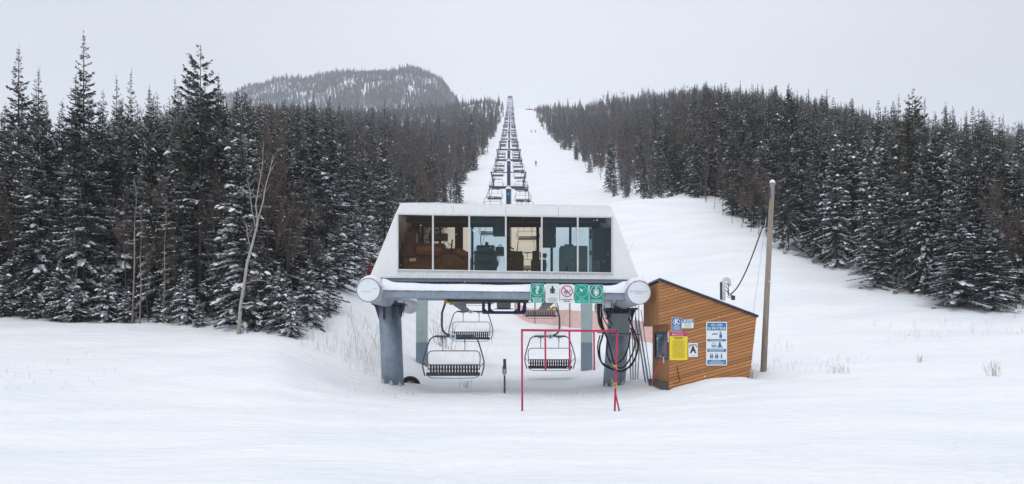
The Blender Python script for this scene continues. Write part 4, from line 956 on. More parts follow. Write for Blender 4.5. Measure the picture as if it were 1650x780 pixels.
# ------------------------------------------------------------------ chairs
def arc(c, r, a0, a1, n, y=0, sx=1): return [(c[0]+sx*r*math.cos(R(a0+(a1-a0)*i/n)), y, c[1]+r*math.sin(R(a0+(a1-a0)*i/n))) for i in range(n+1)]
def make_chair(far=False):
    n = 8 if not far else 4; e = empty('lift_chair') if not far else None
    out = {}
    m = MB(); m.box((-.36, -.12, -.08), (-.08, .12, .02)); m.box((-.16, -.16, -.14), (.02, .16, -.05)); m.tube([(-.02, -.1, -.12), (.06, -.1, -.02)], .05, 8); out['grip'] = (m, M['yellow'])
    m = MB(); m.tube([(-.30, 0, -.05), (-.36, 0, -.2), (-.44, 0, -.45), (-.45, 0, -.9), (-.42, 0, -1.1), (-.33, 0, -1.22), (-.18, 0, -1.29), (0, 0, -1.31)], .042, n); out['hanger'] = (m, M['chair'])
    m = MB(); m.box((-.72, -.05, -1.38), (.72, .05, -1.30))
    for s in (-1, 1):
        m.tube([(s*.60, 0, -1.33), (s*.78, 0, -1.36), (s*.90, 0, -1.46), (s*.98, -.02, -1.68), (s*1.08, -.06, -2.0), (s*1.155, -.12, -2.3), (s*1.15, -.2, -2.5), (s*1.06, -.32, -2.82)], .026, n)
        m.tube([(s*.42, 0, -1.38), (s*.42, .08, -1.60)], .02, n); m.tube([(s*.42-.13, 0, -1.41), (s*.42+.13, 0, -1.41)], .016, n)
        m.tube([(s*.42, .04, -1.5), (s*.42, .16, -1.89)], .014, n)
    m.tube([(-1.0, -.3, -2.80), (1.0, -.3, -2.80)], .028, n)
    out['bail'] = (m, M['chair'])
    m = MB()
    pts = [(-.97, .06, -2.62), (-1.0, .12, -2.2)] + [(-1.0+.18*(1-math.cos(R(a))), .16, -2.07+.18*math.sin(R(a))) for a in (0, 30, 60, 90)]
    pts += [(-x, y, z) for x, y, z in pts[::-1]]
    m.tube(pts, .018, n); out['back_frame'] = (m, M['chair'])
    m = MB(); N = 17
    for i in range(N):                                   # slatted back and seat, one slat per bay
        x = -.93 + 1.86*(i+.5)/N
        m.box((x-.038, .10, -2.70), (x+.038, .13, -2.42)); m.box((x-.042, -.38, -2.74), (x+.042, .08, -2.715))
    m.box((-.96, .09, -2.44), (.96, .14, -2.40)); m.box((-.96, .08, -2.60), (.96, .12, -2.56)); m.box((-1.0, -.42, -2.80), (1.0, -.36, -2.70)); m.box((-1.0, .05, -2.78), (1.0, .11, -2.70))
    for x in (-.97, -.33, .33, .97): m.box((x-.015, -.4, -2.79), (x+.015, .1, -2.745))
    out['seat'] = (m, M['black'])
    m = MB(); m.tube([(-.97, .0, -2.72), (-.93, -.1, -2.86), (-.80, -.12, -2.91), (0, -.12, -2.92), (.80, -.12, -2.91), (.93, -.1, -2.86), (.97, 0, -2.72)], .014, n)
    for s in (-1, 1): m.tube([(s*1.13, -.1, -2.35), (s*1.0, -.02, -2.5)], .014, n)
    out['footrest'] = (m, M['chair'])
    if far:
        big = MB(); 
        for nm in ('hanger', 'bail', 'back_frame', 'seat', 'footrest'):
            mm_ = out[nm][0]; big.mi = 0 if nm != 'seat' else 1; T = big.T; big.add(mm_.v, mm_.f)
        return big.build('lift_chair', [M['chair'], M['black']])
    for nm, (mm_, mt) in out.items(): mm_.build(nm, mt, e, smooth=False)
    m = MB(); m.box((-.13, -.075, -1.45), (.09, -.055, -1.25)); pl = m.build('number_plate', M['signwhite'], e)
    m = MB(); m.rrect(-.085, -1.41, .045, -1.29, .02, -.08, .004); m.build('blue_number_field', M['blueplate'], pl)
    return e
def kids(o): return [c for c in bpy.data.objects if c.parent == o]
def make_copy(tree):
    o, ch = tree; c = o.copy(); COL.objects.link(c)
    for p, sub in ch:
        d = p.copy(); COL.objects.link(d); d.parent = c
        for q, _ in sub:
            f = q.copy(); COL.objects.link(f); f.parent = d
    return c
def tree_of(o): return (o, [(c, [(g_, []) for g_ in kids(c)]) for c in kids(o)])

# towers: arm centre positions
TW = [(107, 302), (155, 258), (200, 241), (255, 224), (320, 210), (400, 197.5), (500, 186), (590, 179), (680, 172), (755, 165)]
lx = lambda Y: (819.3 + 2.7*min(1, max(0, (Y-100)/600)) - 825)/F*Y if Y > 60 else -.3 + (-.45+.3)*max(0, (Y-42)/65)
armz = [EYE + (HOR - v)/F*Y for Y, v in TW]
rope = [(29.6, 3.42), (36, 3.42), (42, 3.9), (54, 6.5), (75, 12.2), (92, 17.2), (106, armz[0]+.35), (108, armz[0]+.45)]
for i in range(len(TW)):
    if i: rope.append((TW[i][0], armz[i] + .4))
rope.append((800, EYE + (HOR-158)/F*800))
ry = [a for a, b in rope]; rz_ = [b for a, b in rope]
def ropez(Y):
    z = np.interp(Y, ry, rz_)
    for i in range(len(TW)-1):
        a, b = TW[i][0], TW[i+1][0]
        if a < Y < b: t = (Y-a)/(b-a); z -= 4*t*(1-t)*(b-a)*.012
    return float(z)
G = 2.0
chair0 = make_chair(); ctree = tree_of(chair0); used = False
gdark = [c for c in kids(chair0) if c.name.startswith('grip')][0].data.copy(); gdark.materials[0] = M['navy']
chairf = make_chair(True); usedf = False
ordw = ['first','second','third','fourth','fifth','sixth','seventh','eighth','ninth','tenth','eleventh','twelfth','thirteenth','fourteenth','fifteenth','sixteenth','seventeenth','eighteenth','nineteenth','twentieth']
def ordinal(n):
    if n <= 20: return ordw[n-1]
    t = ['twenty', 'thirty', 'forty', 'fifty'][n//10-2]
    return t + ('-' + ordw[n % 10 - 1] if n % 10 else '')
if True:
    specs = []
    for sgn, nm, startY in ((-1, 'left', 31.7), (1, 'right', 38.6)):
        ysq = [31.7, 44.2] if sgn < 0 else [38.6, 54.0]
        y = (57. if sgn < 0 else 69.5)
        step = 15.6
        while y < 790: ysq.append(y); y += step
        for k, y in enumerate(ysq): specs.append((sgn, nm, k+1, y, len(ysq)))
    for sgn, nm, k, y, tot in specs:
        zc = ropez(y)
        x = lx(y) + sgn*G + (0.04 if sgn < 0 else .0)
        if sgn < 0 and k == 1: x = P(731, 0, 31.7)[0]; zc = P(0, 485, 31.7)[2]
        if sgn > 0 and k == 1: x = P(886, 0, 38.6)[0]; zc = P(0, 495, 38.6)[2]
        if sgn < 0 and k == 2: x = P(759, 0, 44.2)[0]; zc = P(0, 461, 44.2)[2]
        if sgn > 0 and k == 2: x = P(871, 0, 54)[0]; zc = P(0, 440, 54)[2]
        if k == 1 and sgn < 0: lab = 'nearest empty slatted chair hanging left of the black marker post, its blue plate foremost'
        elif k == 1: lab = 'empty slatted chair seen through the red gate frame, right of the black marker post'
        else: lab = 'empty lift chair, %s from the bottom on the %s-hand rope' % (ordinal(k), nm)
        if y < 235:
            if not used: o = chair0; used = True
            else: o = make_copy(ctree)
        else:
            if not usedf: o = chairf; usedf = True
            else: o = chairf.copy(); COL.objects.link(o)
        o.location = (x, y, zc)
        if 55 < y < 235:
            for c in o.children:
                if c.name.startswith('grip'): c.data = gdark
        if sgn > 0: o.scale = (-1, 1, 1); o.scale = (1, 1, 1)
        if sgn > 0: o.rotation_euler = (0, 0, math.pi if k == -1 else 0); o.scale = (-1, 1, 1)
        tag(o, lab, 'ski lift chair', 'empty chairs on the lift')

# ropes
for sgn, nm in ((-1, 'left'), (1, 'right')):
    m = MB(); yy = np.concatenate([np.linspace(40, 107, 20), np.geomspace(110, 800, 90)])
    m.tube([(lx(y) + sgn*G, y, ropez(y)) for y in yy], [.022 if y < 150 else .022 + (y-150)*.00005 for y in yy], 5)
    tag(m.build('haul_rope', M['navy']), 'steel haul rope on the %s side of the lift towers' % nm, 'rope', 'haul ropes')

def make_tower():
    e = empty('lift_tower')
    parts = {}
    m = MB(); m.box((-.30, -.30, -10), (.30, .30, -.25)); parts['pole'] = (m, M['navy'], .02)
    m = MB(); m.box((-2.05, -.18, -.17), (2.05, .18, .13)); parts['crossarm'] = (m, M['navy'], .02)
    m = MB()
    for s in (-1, 1): m.tube([(s*1.85, 0, .13), (s*2.2, 0, 1.95)], .10, 6)
    m.box((-2.32, -.06, 1.88), (2.32, .06, 1.98)); m.tube([(.28, 0, 1.98), (.28, 0, 2.15)], .02, 4); parts['lifting_frame'] = (m, M['navy'], 0)
    for nm, (mm_, mt, bv) in parts.items(): p = mm_.build(nm, mt, e, bevel=bv); parts[nm] = p
    m = MB(); m.box((-.42, -.36, -.25), (.42, .36, -.17)); m.prism([(-.40, -.17), (.40, -.17), (.22, .02), (0, .10), (-.22, .02)], -.34, -.20); m.build('snow_cap', M['snow'], parts['pole'])
    m = MB(); m.box((-2.0, -.17, .13), (2.0, .17, .19)); m.build('snow_cap', M['snow'], parts['crossarm'])
    m = MB(); m.box((-.13, -.33, -1.05), (.13, -.31, -.72)); m.build('number_plate', M['blueplate'], parts['pole'])
    m = MB()
    for i in range(30): m.tube([(.36, -.12, -9.8+i*.32), (.36, .12, -9.8+i*.32)], .015, 4)
    for s in (-1, 1): m.tube([(.36, s*.14, -9.9), (.36, s*.14, -.3)], .02, 4)
    m.build('ladder', M['navy'], e)
    for s in (-1, 1):
        m = MB(); m.tube([(s*2.05, 0, 0), (s*2.4, 0, 0)], .06, 6); m.mi = 0
        for k in range(6):
            yy = -1.25 + .5*k; zz = yy*.28 + .15
            m.tube([(s*G-.04, yy, zz), (s*G+.04, yy, zz)], .17, 12)
        m.box((s*G+s*.06, -1.5, .02), (s*G+s*.10, 1.5, .12)); m.tube([(s*2.45, -.05, -.45), (s*2.45, .05, .35)], .05, 5)
        m.build('sheave_assembly', M['navy'], e)
    return e
tw0 = make_tower(); ttree = tree_of(tw0)
for sub_i, p in enumerate(ttree[1]): pass
for i, (Yt, v) in enumerate(TW):
    o = tw0 if i == 0 else make_copy(ttree)
    o.location = (lx(Yt), Yt, armz[i]); 
    if i == 0:
        for c_ in kids(o):
            for g_ in kids(c_):
                if g_.name.startswith('number_plate'): plate0 = g_
    if i == 3: o.scale = (.78, 1, 1)
    tag(o, 'dark navy T-shaped lift tower, %s up the slope from the terminal' % ordinal(i+1), 'lift tower', 'lift towers up the run')
# summit station frame
m = MB(); yt = 800; xx = lx(800); zt = EYE + (HOR-158)/F*800; zg_ = gz(xx, 800)
for s in (-1, 1): m.box((xx+s*2.1-.2, yt, zg_-1), (xx+s*2.1+.2, yt+.4, zt+2)); m.box((xx+s*2.1-.2, yt+6, zg_-1), (xx+s*2.1+.2, yt+6.4, zt+2))
m.box((xx-2.3, yt-.3, zt+1.6), (xx+2.3, yt+7, zt+2)); m.box((xx-2.6, yt-.3, zt-1.5), (xx+2.6, yt, zt-1.1)); m.box((xx-.3, yt+2, zg_-1), (xx+.3, yt+2.6, zt+1.5))
tag(m.build('summit_station', M['slate']), 'small grey frame of the upper lift station at the top of the run', 'lift station')
m = MB(); a = P(847, 171.5, 790); b = P(859, 169.8, 790); zg_ = gz(a[0], 790); m.box((a[0], 790, zg_-.5), (b[0], 790.3, zg_+1.0)); 
tag(m.build('safety_fence', M['rednet']), 'short red fence across the top of the snow run', 'fence')
m = MB(); c = P(853, 0, 785); zg_ = gz(c[0], 785); m.tube([(c[0], 785, zg_-1), (c[0], 785, zg_+5)], .12, 5)
tag(m.build('mast', M['navy']), 'thin mast standing at the top of the snow run', 'mast')

# ------------------------------------------------------------------ signs on the crossbeam
def sign_base(name, lab, u0, v0, u1, v1, Y, rim, face, cat='sign', rad=.05, border=.016):
    a = P(u0, v0, Y); b = P(u1, v1, Y); x0, x1 = a[0], b[0]; z1, z0 = a[2], b[2]
    cx_, cz_ = (x0+x1)/2, (z0+z1)/2; w, h = (x1-x0)/2, (z1-z0)/2
    e = empty(name, (cx_, Y, cz_)); tag(e, lab, cat)
    m = MB(); m.rrect(-w, -h, w, h, rad, 0, .02); m.build('panel', rim, e)
    if face: m = MB(); m.rrect(-w+border, -h+border, w-border, h-border, rad*.7, -.004, .003); m.build('face', face, e)
    return e, w, h
def part(e, name, mt, fn, y=-.010):
    m = MB(); fn(m); o = m.build(name, mt, e); return o
def lines(m, w, z, n, dz, hgt, y=-.009, jit=.25, seed=1):
    r = random.Random(seed)
    for i in range(n):
        ww = w * (1 - jit*r.random()); x = -ww; zz = z - i*dz
        while x < ww:
            l = r.uniform(.25, .7)*hgt*6; m.box((x, y, zz-hgt/2), (min(x+l, ww), y+.002, zz+hgt/2)); x += l + hgt*.6
bmY = 29.02
def person_icon(m, s, legs=False, wide=1.0):
    m.disc((0, .30*s), .085*s, -.010, 20, .003)
    m.box((-.05*s, -.010, .16*s), (.05*s, -.007, .26*s))
    m.box((-.20*s, -.010, .10*s), (.20*s, -.007, .18*s))
    m.box((-.20*s, -.010, -.22*s), (-.145*s, -.007, .14*s)); m.box((.145*s, -.010, -.22*s), (.20*s, -.007, .14*s))
    m.box((-.11*s, -.010, -.22*s), (.11*s, -.007, .14*s))
    if legs:
        m.box((-.09*s, -.010, -.36*s), (-.015*s, -.007, -.20*s)); m.box((.015*s, -.010, -.36*s), (.09*s, -.007, -.20*s))
# 1 question mark
e, w, h = sign_base('lift_sign', 'green sign with a big question mark in a circle, leftmost on the crossbeam', 854.5, 457, 877, 487.5, bmY, M['mint'], M['green'])
part(e, 'pictogram', M['mint'], lambda m: (m.ring((0, h*.30), w*.80, w*.86, -.009), m.text('?', 0, h*.28, w*1.6, -.010, bold=.016, wide=1.35)))
part(e, 'lettering', M['mint'], lambda m: lines(m, w*.78, -h*.52, 4, h*.115, h*.075))
# 2 black figure
e, w, h = sign_base('lift_sign', 'white sign with a black figure in a thin ring, second on the crossbeam', 879, 457.2, 901.5, 487.8, bmY, M['signwhite'], None)
part(e, 'pictogram', M['ink'], lambda m: person_icon_at(m, h*.32, w*1.35) if False else (setattr(m, 'T', Matrix.Translation((0, 0, h*.26))), person_icon(m, w*1.75)))
part(e, 'ring', M['mint'], lambda m: m.ring((0, h*.32), w*.80, w*.85, -.009))
part(e, 'lettering', M['grey_ink'], lambda m: lines(m, w*.75, -h*.48, 5, h*.10, h*.05, seed=3))
# 3 prohibition
e, w, h = sign_base('lift_sign', 'white sign with a crimson crossed-out circle, middle of five on the crossbeam', 902.5, 458, 924.5, 488.5, bmY, M['signwhite'], None)
def ban(m):
    m.ring((0, h*.26), w*.74, w*.86, -.012); c = math.cos(R(45)); 
    m.add([(-w*.55-.012, -.012, h*.26+w*.55-.012), (-w*.55+.012, -.012, h*.26+w*.55+.012), (w*.55+.012, -.012, h*.26-w*.55+.012), (w*.55-.012, -.012, h*.26-w*.55-.012)], [(0,1,2,3)])
part(e, 'prohibition_ring', M['crimson'], ban)
def ski_icon(m):
    z0_ = h*.26
    m.add([(-w*.3, -.010, z0_-w*.62), (-w*.26, -.010, z0_-w*.68), (w*.62, -.010, z0_+w*.16), (w*.58, -.010, z0_+w*.22)], [(0,1,2,3)])
    m.add([(-w*.5, -.010, z0_-w*.12), (-w*.44, -.010, z0_-w*.22), (w*.06, -.010, z0_+w*.10), (0, -.010, z0_+w*.2)], [(0,1,2,3)])
    m.add([(-w*.38, -.010, z0_-w*.34), (-w*.32, -.010, z0_-w*.42), (w*.06, -.010, z0_-w*.1), (w*.0, -.010, z0_)], [(0,1,2,3)])
    m.disc((w*.02, z0_+w*.06), w*.12, -.010, 14, .002)
part(e, 'pictogram', M['ink'], ski_icon)
part(e, 'lettering', M['ink'], lambda m: (lines(m, w*.82, -h*.62, 1, .1, h*.085, jit=.05, seed=4), lines(m, w*.48, -h*.80, 1, .1, h*.085, jit=.05, seed=5)))
# 4 bright green
e, w, h = sign_base('lift_sign', 'bright green sign with a small white figure in an aqua ring, fourth on the crossbeam', 926, 458, 948.5, 488.8, bmY, M['mint2'], M['green2'])
part(e, 'ring', M['mint2'], lambda m: m.ring((0, h*.27), w*.80, w*.87, -.009))
part(e, 'pictogram', M['signwhite'], lambda m: (m.add([(-w*.30, -.010, h*.27+w*.34), (-w*.14, -.010, h*.27+w*.38), (w*.16, -.010, h*.27+w*.08), (w*.06, -.010, h*.27-w*.10), (-w*.12, -.010, h*.27+w*.02)], [(0,1,2,3,4)])))
part(e, 'trace', M['mint2'], lambda m: (m.add([(-w*.6, -.008, h*.27-w*.38), (-w*.56, -.008, h*.27-w*.44), (w*.5, -.008, h*.27+w*.38), (w*.46, -.008, h*.27+w*.44)], [(0,1,2,3)])))
part(e, 'lettering', M['mint2'], lambda m: (lines(m, w*.38, -h*.52, 1, .1, h*.08, jit=.05, seed=6), lines(m, w*.68, -h*.69, 1, .1, h*.07, jit=.05, seed=7), lines(m, w*.76, -h*.85, 1, .1, h*.09, jit=.02, seed=8)))
# 5 white figure
e, w, h = sign_base('lift_sign', 'dark green sign with a pale standing figure in a ring, rightmost on the crossbeam', 949.5, 459, 972, 489, bmY, M['mint'], M['green'])
part(e, 'ring', M['mint'], lambda m: m.ring((0, h*.27), w*.80, w*.87, -.009))
part(e, 'pictogram', M['signwhite'], lambda m: (setattr(m, 'T', Matrix.Translation((0, 0, h*.27))), person_icon(m, w*1.75, True)))
part(e, 'lettering', M['mint'], lambda m: (m.text('ATTACHEZ BIEN', 0, -h*.66, h*.19, -.010, wide=.82, bold=.002), m.text('VOS VÊTEMENTS', 0, -h*.83, h*.19, -.010, wide=.82, bold=.002)))

# ------------------------------------------------------------------ red gate frame
fy = 22.0
e = empty('gate_frame', P(917, 660, fy)); fo = -Vector(e.location)
def fm(): m = MB(); m.T = Matrix.Translation(fo); return m
tag(e, 'red metal gate frame with hanging droppers standing on the snow before the terminal', 'frame')
def bar(name, a, b, r=.026, ya=fy, yb=fy):
    m = fm(); m.tube([P(*a, ya), P(*b, yb)], r, 8); m.build(name, M['red'], e, smooth=True)
bar('post', (841,530.5), (841.5,664)); bar('post', (994.5,531), (990.5,664)); bar('top_rail', (839.5,532), (996,533.5), .03)
for u in (878.5, 917.5, 957): bar('dropper', (u, 533), (u+.6, 597), .024)
bar('brace', (990.5,628), (998,663), .022)
for v in (591, 619, 624): 
    m = fm(); a = P(991.5, v, fy); m.tube([(a[0]+.04*math.cos(t*.9)*(1+.1*t%.3), fy+.04*math.sin(t*.9), a[2]+.012*math.sin(t*2)+.004*t) for t in range(12)], .008, 5)
    m.tube([(a[0], fy-.04, a[2]), (a[0]-.07, fy-.06, a[2]+.04), (a[0]-.11, fy-.05, a[2]+.10)], .007, 5); m.tube([(a[0], fy-.04, a[2]), (a[0]+.06, fy-.06, a[2]-.06)], .007, 5)
    m.build('cord_knot', M['cordyellow'], e)

# black marker post with twigs, spare wheel, coiled cables, poles
x, _, z = P(813, 636, 30); zg_ = gz(x, 30)
e = empty('marker_post', (x, 30, zg_)); tag(e, 'short black post with a dark device on top between the two nearest chairs', 'post')
m = MB(); m.tube([(0, 0, -.2), (.0, 0, .75)], .032, 8); m.build('pole', M['black'], e)
m = MB(); m.box((-.075, -.06, .68), (.07, .06, .96)); m.box((-.05, -.05, .96), (.06, .05, 1.22)); m.build('device', M['black'], e, bevel=.012)
m = MB(); m.box((-.045, -.065, .62), (.04, -.05, .86)); m.build('bracket', M['steel'], e)
def twigs(name, x, y, n, hgt, spread, mt, lab=None, cat='plant', seed=0, kind=None, thin=.004):
    r = random.Random(seed); m = MB(); zz = gz(x, y)
    for i in range(n):
        a = r.uniform(0, 6.28); q = r.random()*spread; bx_, by_ = q*math.cos(a)*.6, q*math.sin(a)*.4; hh_ = hgt*r.uniform(.4, 1)
        tx, ty = bx_ + r.gauss(0, .22)*hgt, by_ + r.gauss(0, .15)*hgt
        zb_ = gz(x+bx_, y+by_) - zz
        m.tube([(bx_, by_, zb_-.05), ((bx_+tx)/2, (by_+ty)/2, zb_+hh_*.55), (tx, ty, zb_+hh_)], [thin, thin*.8, thin*.4], 3, cap=False)
        for k in range(2):
            t = r.uniform(.4, .9); m.tube([(bx_+(tx-bx_)*t, by_+(ty-by_)*t, zb_+hh_*t), (bx_+(tx-bx_)*t+r.gauss(0, .1)*hgt, by_, zb_+hh_*(t+.22))], [thin*.6, thin*.3], 3, cap=False)
    o = m.build(name, mt, loc=(x, y, zz)); tag(o, lab, cat if not kind else None, kind=kind); return o
twigs('dry_weeds', P(813,0,30)[0], 29.95, 10, .6, .2, M['dry'], 'small clump of dry brown stalks around the black marker post', 'weeds', 3, thin=.0035)
twigs('dry_weeds', P(752,0,34.5)[0], 34.5, 14, .5, .6, M['dry'], 'sparse dry stalks poking from snow below the nearest chair', 'weeds', 4, thin=.006)
twigs('dry_weeds', P(1350,0,29)[0], 29, 20, .35, .7, M['dry'], 'low tuft of dry grass on the open snow right of the wooden pole', 'weeds', 5, thin=.005)
twigs('dry_weeds', P(1602,0,26.5)[0], 26.5, 22, .5, .45, M['dry'], 'tuft of dry stalks on the snow near the right edge of the photo', 'weeds', 6, thin=.005)
twigs('dry_weeds', P(1484,0,31)[0], 31, 12, .3, .4, M['dry'], 'tiny dry tuft on the open snow between the pole and the right edge', 'weeds', 7, thin=.005)
twigs('dry_weeds', P(1213,0,28.3)[0], 28.3, 12, .7, .25, M['dry'], 'dry stalks in the snow between the shack and the wooden pole', 'weeds', 8, thin=.006)
twigs('dry_weeds', P(1010,0,60)[0], 66, 30, .9, 2.0, M['dry'], 'faint patch of dry weeds on the slope right of the terminal roof', 'weeds', 9, thin=.01)
twigs('dry_weeds', P(705,0,47)[0], 50, 26, 1.6, 1.4, M['dry'], 'dry bush on the slope seen behind the left rear column', 'weeds', 10, thin=.012)
m = MB(); r = random.Random(5)
for (ua, ub, ya, yb, n, hgt) in ((560,612,33.5,42,110,1.0),(0,190,24,31,22,.22),(470,560,34,37,70,.6),(820,1010,29,32,14,.2),(1130,1290,33,40,36,.4),(560,700,27,31,14,.2),(1180,1400,30,34,60,.25),(1400,1650,38,43,60,.4),(690,800,46,60,60,.9),(920,1040,50,62,40,.8)):
    for i in range(n):
        y = r.uniform(ya, yb); x = (r.uniform(ua, ub)-825)/F*y; zz = gz(x, y); hg = hgt*r.uniform(.3, 1); dx = r.gauss(0, .25)*hg
        m.tube([(x, y, zz-.05), (x+dx*.4, y, zz+hg*.6), (x+dx, y+r.gauss(0, .1), zz+hg)], [.005, .004, .002], 3, cap=False)
tag(m.build('dry_grass', M['dry']), 'thin dry grass stalks poking through the snow', kind='stuff')

c = P(661, 619, 34); e = empty('spare_wheel', (c[0], 34, c[2]-.1)); tag(e, 'black tyre half buried in snow just right of the left front column', 'wheel')
m = MB(); m.tube([(.33*math.cos(2*math.pi*i/28), 0, .33*math.sin(2*math.pi*i/28)) for i in range(28)], .10, 10, closed=True); m.build('tyre', M['rubber'], e, smooth=True)
m = MB(); m.tube([(0, -.05, 0), (0, .07, 0)], .24, 24); m.tube([(0, -.08, 0), (0, -.05, 0)], .08, 12); m.build('rim', mat('rusty_rim', (.38,.30,.20), .7, 0, noise=.4, nscale=9), e)

def cable(name, lab, pts, r, grp=None, cat='cable', mt='rubber'):
    m = MB()
    P3 = [Vector(p) for p in pts]; out = []
    for i in range(len(P3)-1):
        p0, p1, p2, p3 = P3[max(i-1, 0)], P3[i], P3[i+1], P3[min(i+2, len(P3)-1)]
        for k in range(6):
            t = k/6; out.append(.5*((2*p1)+(-p0+p2)*t+(2*p0-5*p1+4*p2-p3)*t*t+(-p0+3*p1-3*p2+p3)*t**3))
    out.append(P3[-1]); m.tube(out, r, 6); o = m.build(name, M[mt], smooth=True); tag(o, lab, cat, grp); return o
Yc = 32.2
cab = [([(966,488),(966,515),(972,535),(966,560),(970,585),(990,596),(1006,597),(1022,580),(1028,555),(1020,530),(1013,512)], .035),
       ([(969,488),(970,520),(978,545),(978,570),(988,588),(1004,592),(1018,572),(1023,550),(1016,528)], .03),
       ([(963,488),(965,520),(976,540),(984,565),(990,585),(1002,580),(1012,560),(1016,535)], .03),
       ([(968,490),(972,512),(982,528),(985,520),(975,512)], .02),
       ([(967,540),(963,560),(968,582),(984,592)], .028),
       ([(1016,520),(1026,545),(1027,565),(1018,588),(1004,597)], .032),
       ([(964,489),(965,505),(968,525)], .05)]
for i, (pp, rad) in enumerate(cab):
    cable('cable', 'thick black cable looped in the bundle hanging on the right front column', [P(u, v, Yc - .02*i) for u, v in pp], rad, 'black cables coiled at the right column')
m = MB(); a = P(962, 536, 32.0); b = P(1031, 539, 32.0); m.tube([a, b], .02, 6); tag(m.build('hook_rail', M['navy']), 'thin black bar across the right column that carries the cable loops', 'bar')
for i, (a, b, r_) in enumerate((((1024,512,32.5),(1040,616,31.6),.035), ((1029,516,32.5),(1045,617,31.6),.035), ((1033,500,32.4),(1049,614,31.5),.018))):
    m = MB(); m.tube([P(*a), P(*b)], r_, 8); tag(m.build('metal_pole', M['steel'], smooth=True), ['grey metal pole leaning beside the right column, leftmost of three', 'grey metal pole leaning beside the right column, middle of three', 'thinnest dark pole leaning beside the shack door, rightmost of three'][i], 'pole', 'poles leaning by the right column')
m = MB(); 
for k in range(4): m.tube([P(1014+k*5, 492, 34), P(1014+k*5.4, 540+k*6, 34), P(1017+k*3.2, 630, 34)], .03, 8)
tag(m.build('hose_bundle', M['hose'], smooth=True), 'pale grey plastic hoses hanging down between the right column and the shack', 'hose')

# ------------------------------------------------------------------ wooden shack
XL, XLb = 4.915, 5.25; YF, YB = 28.0, 31.3; zo = 2.39
e = empty('wooden_shack', (6.6, 28, .4)); so = -Vector(e.location)
def sm(): m = MB(); m.T = Matrix.Translation(so); return m
tag(e, 'orange-brown board-clad ticket shack with slanting roof and flared walls, right of the terminal', 'shack')
TL = xz(1062,452,YF); TR = xz(1219,511,YF); BR = xz(1205,640,YF); zbot = 0.0
kx = TL[1] ; OL = (XL, zo)
m = sm(); m.prism([TL, TR, BR, (XLb, zbot), (XLb, zo), OL], YF, YF+.08); m.build('front_wall', M['siding'], e)
m = sm(); m.prism([(BR[0]-.08, BR[1]), BR, TR, (TR[0]-.08, TR[1])], YF+.08, YB); m.build('side_wall', M['siding'], e)
m = sm(); m.box((XL, YF+.08, zo), (XL+.08, YB, TL[1]-.06)); m.build('side_wall', M['siding_v'], e, bevel=0)
m = sm(); m.box((XL-.012, YF+.5, zo+.02), (XL, YB-.4, 3.25)); m.build('hatch', M['siding_v'], e, bevel=.004)
m = sm(); m.box((XL+.02, YF+.08, zo-.001), (XLb+.1, YB, zo+.05)); m.build('soffit', M['siding_v'], e)
m = sm(); m.prism([TL, TR, BR, (XLb, zbot), (XLb, zo), OL], YB-.08, YB); m.build('back_wall', M['siding'], e)
# door side wall
m = sm(); dy0, dy1 = YF+.10, YB-.05
wy0, wy1, wz0, wz1 = YF+.20, YF+2.75, P(0,577,28.3)[2], P(0,537,28.4)[2]
m.box((XLb, YF+.08, zbot), (XLb+.06, YB-.08, wz0)); m.box((XLb, YF+.08, wz1), (XLb+.06, YB-.08, zo)); m.box((XLb, YF+.08, wz0), (XLb+.06, wy0, wz1)); m.box((XLb, wy1, wz0), (XLb+.06, YB-.08, wz1))
dr = m.build('door', M['siding_v'], e)
m = sm(); 
for a, b in (((XLb-.02, wy0-.05, wz0-.05), (XLb+.0, wy1+.05, wz0)), ((XLb-.02, wy0-.05, wz1), (XLb, wy1+.05, wz1+.05)), ((XLb-.02, wy0-.05, wz0), (XLb, wy0, wz1)), ((XLb-.02, wy1, wz0), (XLb, wy1+.05, wz1))): m.box(a, b)
m.build('window_frame', M['navy'], dr)
m = sm(); m.box((XLb+.02, wy0, wz0), (XLb+.03, wy1, wz1)); m.build('window_pane', M['glass_door'], dr)
m = sm(); m.box((XLb+.045, wy0, wz0), (XLb+.055, wy0+1.0, wz1)); m.build('added_backing', M['signwhite'], dr); m = sm(); m.box((XLb+.045, wy0+1.0, wz0), (XLb+.055, wy1, wz1)); m.build('added_backing', M['pale_steel'], dr)  # added pale sheets that lighten the pane in place of a see-through view
m = sm(); m.box((XLb-.03, YF+.85, 1.08), (XLb-.003, YF+1.0, 1.30)); m.build('handle', M['signwhite'], dr)
m = sm(); m.box((XLb-.03, YF+.02, 1.8), (XLb-.003, YF+.10, 2.15)); m.build('hinge_box', M['signwhite'], dr)
m = sm(); m.box((XLb-.15, YF+.1, .2), (XLb+.5, YB, .44)); m.build('step', mat('dark_step', (.09,.07,.06), .8), e)
# roof
d = Vector((TR[0]-TL[0], TR[1]-TL[1])).normalized(); nrm = Vector((-d[1], d[0]))
A = Vector(TL) - d*.03; B = Vector(TR) + d*.04
m = sm(); m.prism([tuple(A), tuple(B), tuple(B+nrm*.075), tuple(A+nrm*.075)], YF-.06, YB+.1); rf = m.build('roof', M['roofedge'], e)
m = sm(); n = 30; K = 8; V = []; Fc = []
for i in range(n+1):
    for k in range(K+1):
        t = i/n; s = k/K; p = A.lerp(B, t) + nrm*(.077); hgt = (.10+.02*math.sin(i*.6+k))*min(1, i/1.5, (n-i)/1.5)*min(1, .35+k*1.2, .35+(K-k)*1.2)
        V.append((p[0], YF-.05+s*(YB-YF+.12), p[1]+hgt))
for i in range(n):
    for k in range(K): Fc.append((i*(K+1)+k, i*(K+1)+k+1, (i+1)*(K+1)+k+1, (i+1)*(K+1)+k))
Fc.append(tuple(i*(K+1) for i in range(n+1)) )
